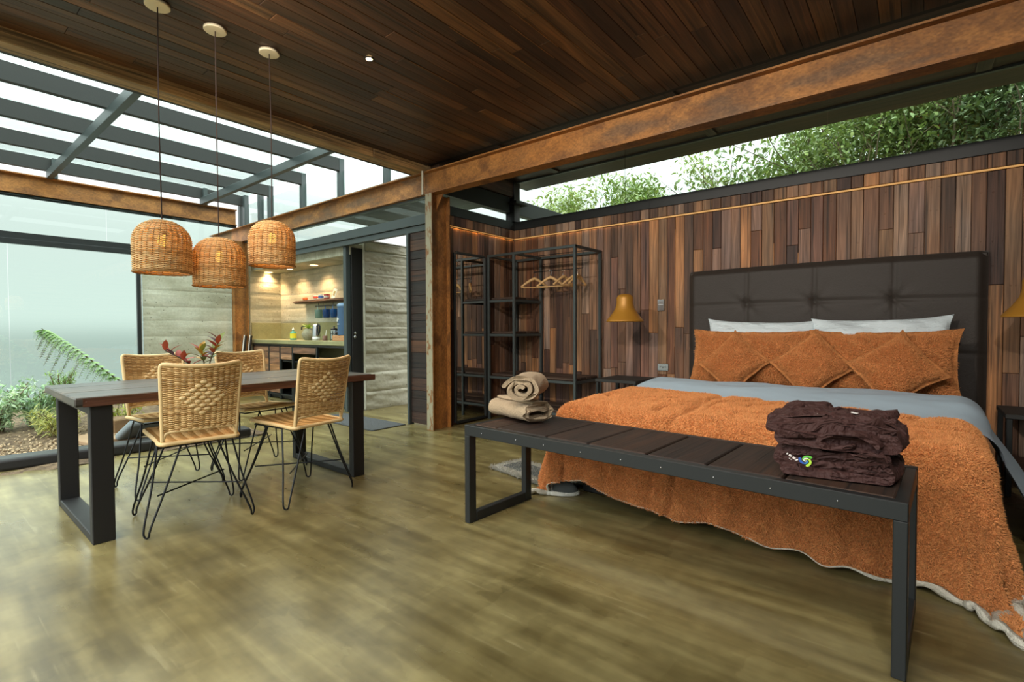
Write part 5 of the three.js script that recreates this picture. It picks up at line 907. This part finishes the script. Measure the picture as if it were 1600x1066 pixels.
function tree(name, label, cat, [x, y, z], h, n, seed, o) {
  const t = thing(name, label, cat, [x, y, z], 0, o.group), rd = rng(seed);
  const [g, tips] = branches(rd, V3(0, 0, 0), h * 0.5, o.spread ?? 1.6, o.n ?? 5, o.r ?? 0.05);
  obj('trunk', g, o.bark ?? barkMat, t);
  const lg = leafGeo(o.leaf ?? 0.1, (o.leaf ?? 0.1) * (o.wide ?? 0.46), 0.4);
  instLeaves(t, n, lg, o.mat, (r) => { const c = tips[Math.floor(r() * tips.length)], s = o.puff ?? 0.35; let a = r() * 2 - 1, b = r() * 2 - 1, d = r() * 2 - 1; const l = Math.max(0.3, Math.hypot(a, b, d)); const q = Math.cbrt(r()) / l; return [c.x + a * q * s, c.y + b * q * s * 0.8, c.z + d * q * s, 0.6 + 0.7 * r()]; }, seed + 1, o.tint);
  return t;
}
{ // hillside behind the house and its trees, seen through the clerestory
  const g = grid(60, 40, (u, v) => { const x = lerp(-16, 9, u), z = lerp(-7.4, -34, v); return [x, -0.2 + 0.32 * (-z - 7.4) + 0.35 * (fb(x * 0.5, z * 0.5, 4, 6) - 0.5) + 1.1 * smooth(-5, 2, x) * smooth(-7.6, -9.5, z), z, x, z]; });
  struct('hill', g, M({ map: T.soil, color: '#8a9a5a', roughness: 1 }));
  const G1 = leaf('#8f9e58', 0.42), G2 = leaf('#6c8044', 0.42), G3 = leaf('#7c9048', 0.42), G4 = leaf('#9a9c58', 0.42), G5 = leaf('#647a48', 0.42);
  const ty = (x, z) => -0.2 + 0.32 * (-z - 7.4) + 1.1 * smooth(-5, 2, x) * smooth(-7.6, -9.5, z) - 0.1;
  const T1 = (n, l, x, z, h, c, s, o) => tree(n, l, 'tree', [x, ty(x, z), z], h, c, s, o);
  T1('broadleaf_tree', 'round leafy green treetop showing at the far end of the clerestory window', -6.0, -10.4, 3.4, 11000, 3, { mat: G1, leaf: 0.12, wide: 0.34, puff: 0.5, spread: 1.9, n: 6 });
  T1('broadleaf_tree', 'pointed leafy green treetop beside the round one in the clerestory window', -4.55, -10.4, 3.5, 11000, 14, { mat: G3, leaf: 0.12, wide: 0.34, puff: 0.45, spread: 1.5, n: 6 });
  T1('bare_tree', 'bare twiggy tree with many dark branches in the middle of the clerestory', -2.75, -11.2, 4.0, 500, 25, { mat: G2, leaf: 0.12, puff: 0.5, spread: 1.7, n: 12, r: 0.06 });
  T1('bare_tree', 'second thin twiggy tree growing among the bushes of the clerestory view', -1.6, -11.6, 4.2, 1800, 36, { mat: G2, leaf: 0.12, puff: 0.5, spread: 1.5, n: 10, r: 0.05 });
  T1('leafy_bush', 'light green bush at the foot of the twiggy tree outside the clerestory', -2.2, -10.2, 3.1, 5600, 47, { mat: G1, leaf: 0.085, puff: 0.42, spread: 2.0, n: 6 });
  T1('leafy_bush', 'dense mid green bush above the middle of the headboard wall', -0.95, -10.4, 3.6, 8000, 58, { mat: G3, leaf: 0.085, puff: 0.5, spread: 2.0, n: 7 });
  T1('leafy_bush', 'yellow green bush with pale stems outside the clerestory above the headboard', 0.0, -10.2, 3.6, 8000, 69, { mat: G4, leaf: 0.085, puff: 0.5, spread: 2.0, n: 7 });
  T1('leafy_bush', 'dark green bush at the picture edge outside the clerestory', 0.95, -10.4, 3.8, 8500, 71, { mat: G5, leaf: 0.085, puff: 0.55, spread: 2.0, n: 7 });
  T1('broadleaf_tree', 'tall leafy tree high up behind the bushes at the picture edge', 0.6, -12.8, 5.0, 9000, 82, { mat: G2, leaf: 0.14, puff: 0.7, spread: 1.9, n: 8 });
  T1('broadleaf_tree', 'tall leafy tree standing behind the dense bush above the headboard', -0.7, -12.6, 4.8, 9000, 93, { mat: G5, leaf: 0.14, puff: 0.65, spread: 1.9, n: 8 });
  const fl = thing('red_flower', 'small red blossoms on a twig among the bushes above the headboard', 'flower', [-0.2, 4.2, -10.0]); instLeaves(fl, 40, leafGeo(0.05, 0.04, 0.4), leaf('#d0453a', 0.3), (r) => [(r() - 0.5) * 0.9, (r() - 0.5) * 0.6, (r() - 0.5) * 0.2, 0.7 + 0.6 * r()], 55); obj('stem', rod([0, -0.6, 0], [0.1, 0.3, 0], 0.008), barkMat, fl);
}
{ // plants of the garden bed
  const S = (label, x, z, h, n, seed, mat, o = {}) => { const t = thing(o.name ?? 'shrub', label, o.cat ?? 'shrub', [x, 0.02, z], 0, o.group), rd = rng(seed), st = []; const tips = []; for (let i = 0; i < (o.stems ?? 16); i++) { const a = rd() * 6.28, l = h * (0.55 + 0.45 * rd()), s = o.lean ?? 0.35, p = [V3(0.06 * Math.cos(a), 0, 0.06 * Math.sin(a)), V3(Math.cos(a) * l * s * 0.4, l * 0.55, Math.sin(a) * l * s * 0.4), V3(Math.cos(a) * l * s, l, Math.sin(a) * l * s)]; st.push(sweep(curve(p, 6), 0.004, 4)); for (let k = 2; k < 7; k++) tips.push(curve(p, 6)[k]); } obj('stem', st, barkMat, t); instLeaves(t, n, leafGeo(o.leaf ?? 0.05, (o.leaf ?? 0.05) * (o.wide ?? 0.35), 0.4), mat, (r) => { const c = tips[Math.floor(r() * tips.length)], q = o.puff ?? 0.07; return [c.x + (r() - 0.5) * q, c.y + (r() - 0.5) * q, c.z + (r() - 0.5) * q, 0.6 + 0.8 * r()]; }, seed + 1); return t; };
  S('pale grey green shrub at the picture edge behind the curb', -7.1, -0.62, 0.56, 1500, 5, leaf('#a8c09a', 0.4), { lean: 0.5, stems: 26, puff: 0.12 });
  S('soft grey green shrub on the gravel between picture edge and upright conifer', -7.2, -0.95, 0.46, 1300, 6, leaf('#9cb890', 0.4), { lean: 0.5, stems: 22, puff: 0.12 });
  S('bright green upright conifer-like shrub by the table end', -7.0, -1.12, 0.62, 2600, 7, leaf('#7a9a44', 0.35), { lean: 0.16, stems: 34, leaf: 0.04, wide: 0.16, puff: 0.06, name: 'conifer_shrub' });
  S('yellow green low plant at the conifer foot behind the curb', -6.6, -1.02, 0.28, 700, 8, leaf('#b4b860', 0.4), { lean: 0.7, stems: 20, puff: 0.1, leaf: 0.07, wide: 0.14, name: 'ground_cover', cat: 'plant' });
  S('yellowish low plant under the table, beyond the curb', -6.6, -1.5, 0.26, 600, 9, leaf('#a9ae4a', 0.4), { lean: 0.7, stems: 18, puff: 0.1, leaf: 0.06, wide: 0.2, name: 'ground_cover', cat: 'plant' });
  const gr = thing('grass_tuft', 'thin pale grass tuft growing between the pale shrub and conifer', 'grass', [-6.75, 0.02, -0.9]); const bl = []; const rd = rng(77); for (let i = 0; i < 60; i++) { const a = rd() * 6.28, l = 0.18 + 0.22 * rd(), s = 0.4 + 0.5 * rd(); bl.push(sweep(curve([[0, 0, 0], [Math.cos(a) * l * s * 0.35, l * 0.7, Math.sin(a) * l * s * 0.35], [Math.cos(a) * l * s, l * 0.85, Math.sin(a) * l * s]], 6), (t) => 0.003 * (1 - 0.9 * t), 4)); } stuff(obj('blade', bl, leaf('#b9bf7c', 0.35), gr));
  // tree fern frond arching over the bed
  const f = thing('fern_frond', 'green fern frond arching up from behind the table, mist behind', 'fern', [0, 0, 0]);
  const R0 = curve([[-6.45, 0.02, -2.15], [-6.5, 0.3, -1.78], [-6.5, 0.59, -1.45], [-6.5, 0.84, -1.2], [-6.5, 1.0, -1.02], [-6.5, 1.1, -0.9]], 60); obj('stem', sweep(R0, (t) => 0.011 * (1 - 0.75 * t), 6), M({ color: '#5a5236', roughness: 0.9 }), f);
  const lg = leafGeo(0.055, 0.017, 0.5), mm = leaf('#86ac52', 0.45), mats = []; 
  for (let i = 16; i < 60; i += 2) for (const sd of [-1, 1]) {
    const t = i / 60, p = R0[i], L = 0.24 * Math.sin(Math.PI * Math.min(1, (1.08 - t) * 1.25)) + 0.03, dry = sd < 0 && i > 34 && i % 4 === 0; const pts = []; const tx = 0.35;
    for (let k = 0; k <= 6; k++) { const q = k / 6; pts.push(V3(p.x + sd * L * q * 0.8, p.y + (dry ? -L * q * 1.1 : 0.16 * L * q - L * 0.75 * q * q * (sd < 0 ? 1.2 : 0.6)), p.z + L * q * tx)); }
    mats.push([pts, dry]);
  }
  obj('pinna_rib', mats.map(([p]) => sweep(p, 0.0018, 4)), M({ color: '#6c6a40', roughness: 0.9 }), f);
  const gl = [], gd = []; const r2 = rng(19);
  for (const [p, dry] of mats) for (let k = 0; k < 6; k++) for (let h = 0; h < 2; h++) for (const s of [-1, 1]) { const a = p[k].clone().lerp(p[k + 1], h / 2), d = p[k + 1].clone().sub(p[k]).normalize(), g = leafGeo(dry ? 0.02 : 0.078 * (1 - k / 9), 0.021, 0.4); g.rotateY(Math.atan2(d.x, d.z) + s * 1.0).translate(a.x, a.y, a.z); (dry ? gd : gl).push(g); }
  stuff(obj('pinnule', gl, mm, f)); if (gd.length) stuff(obj('dry_pinnule', gd, leaf('#7c7048', 0.2), f));
}
renderer.render(scene, camera);
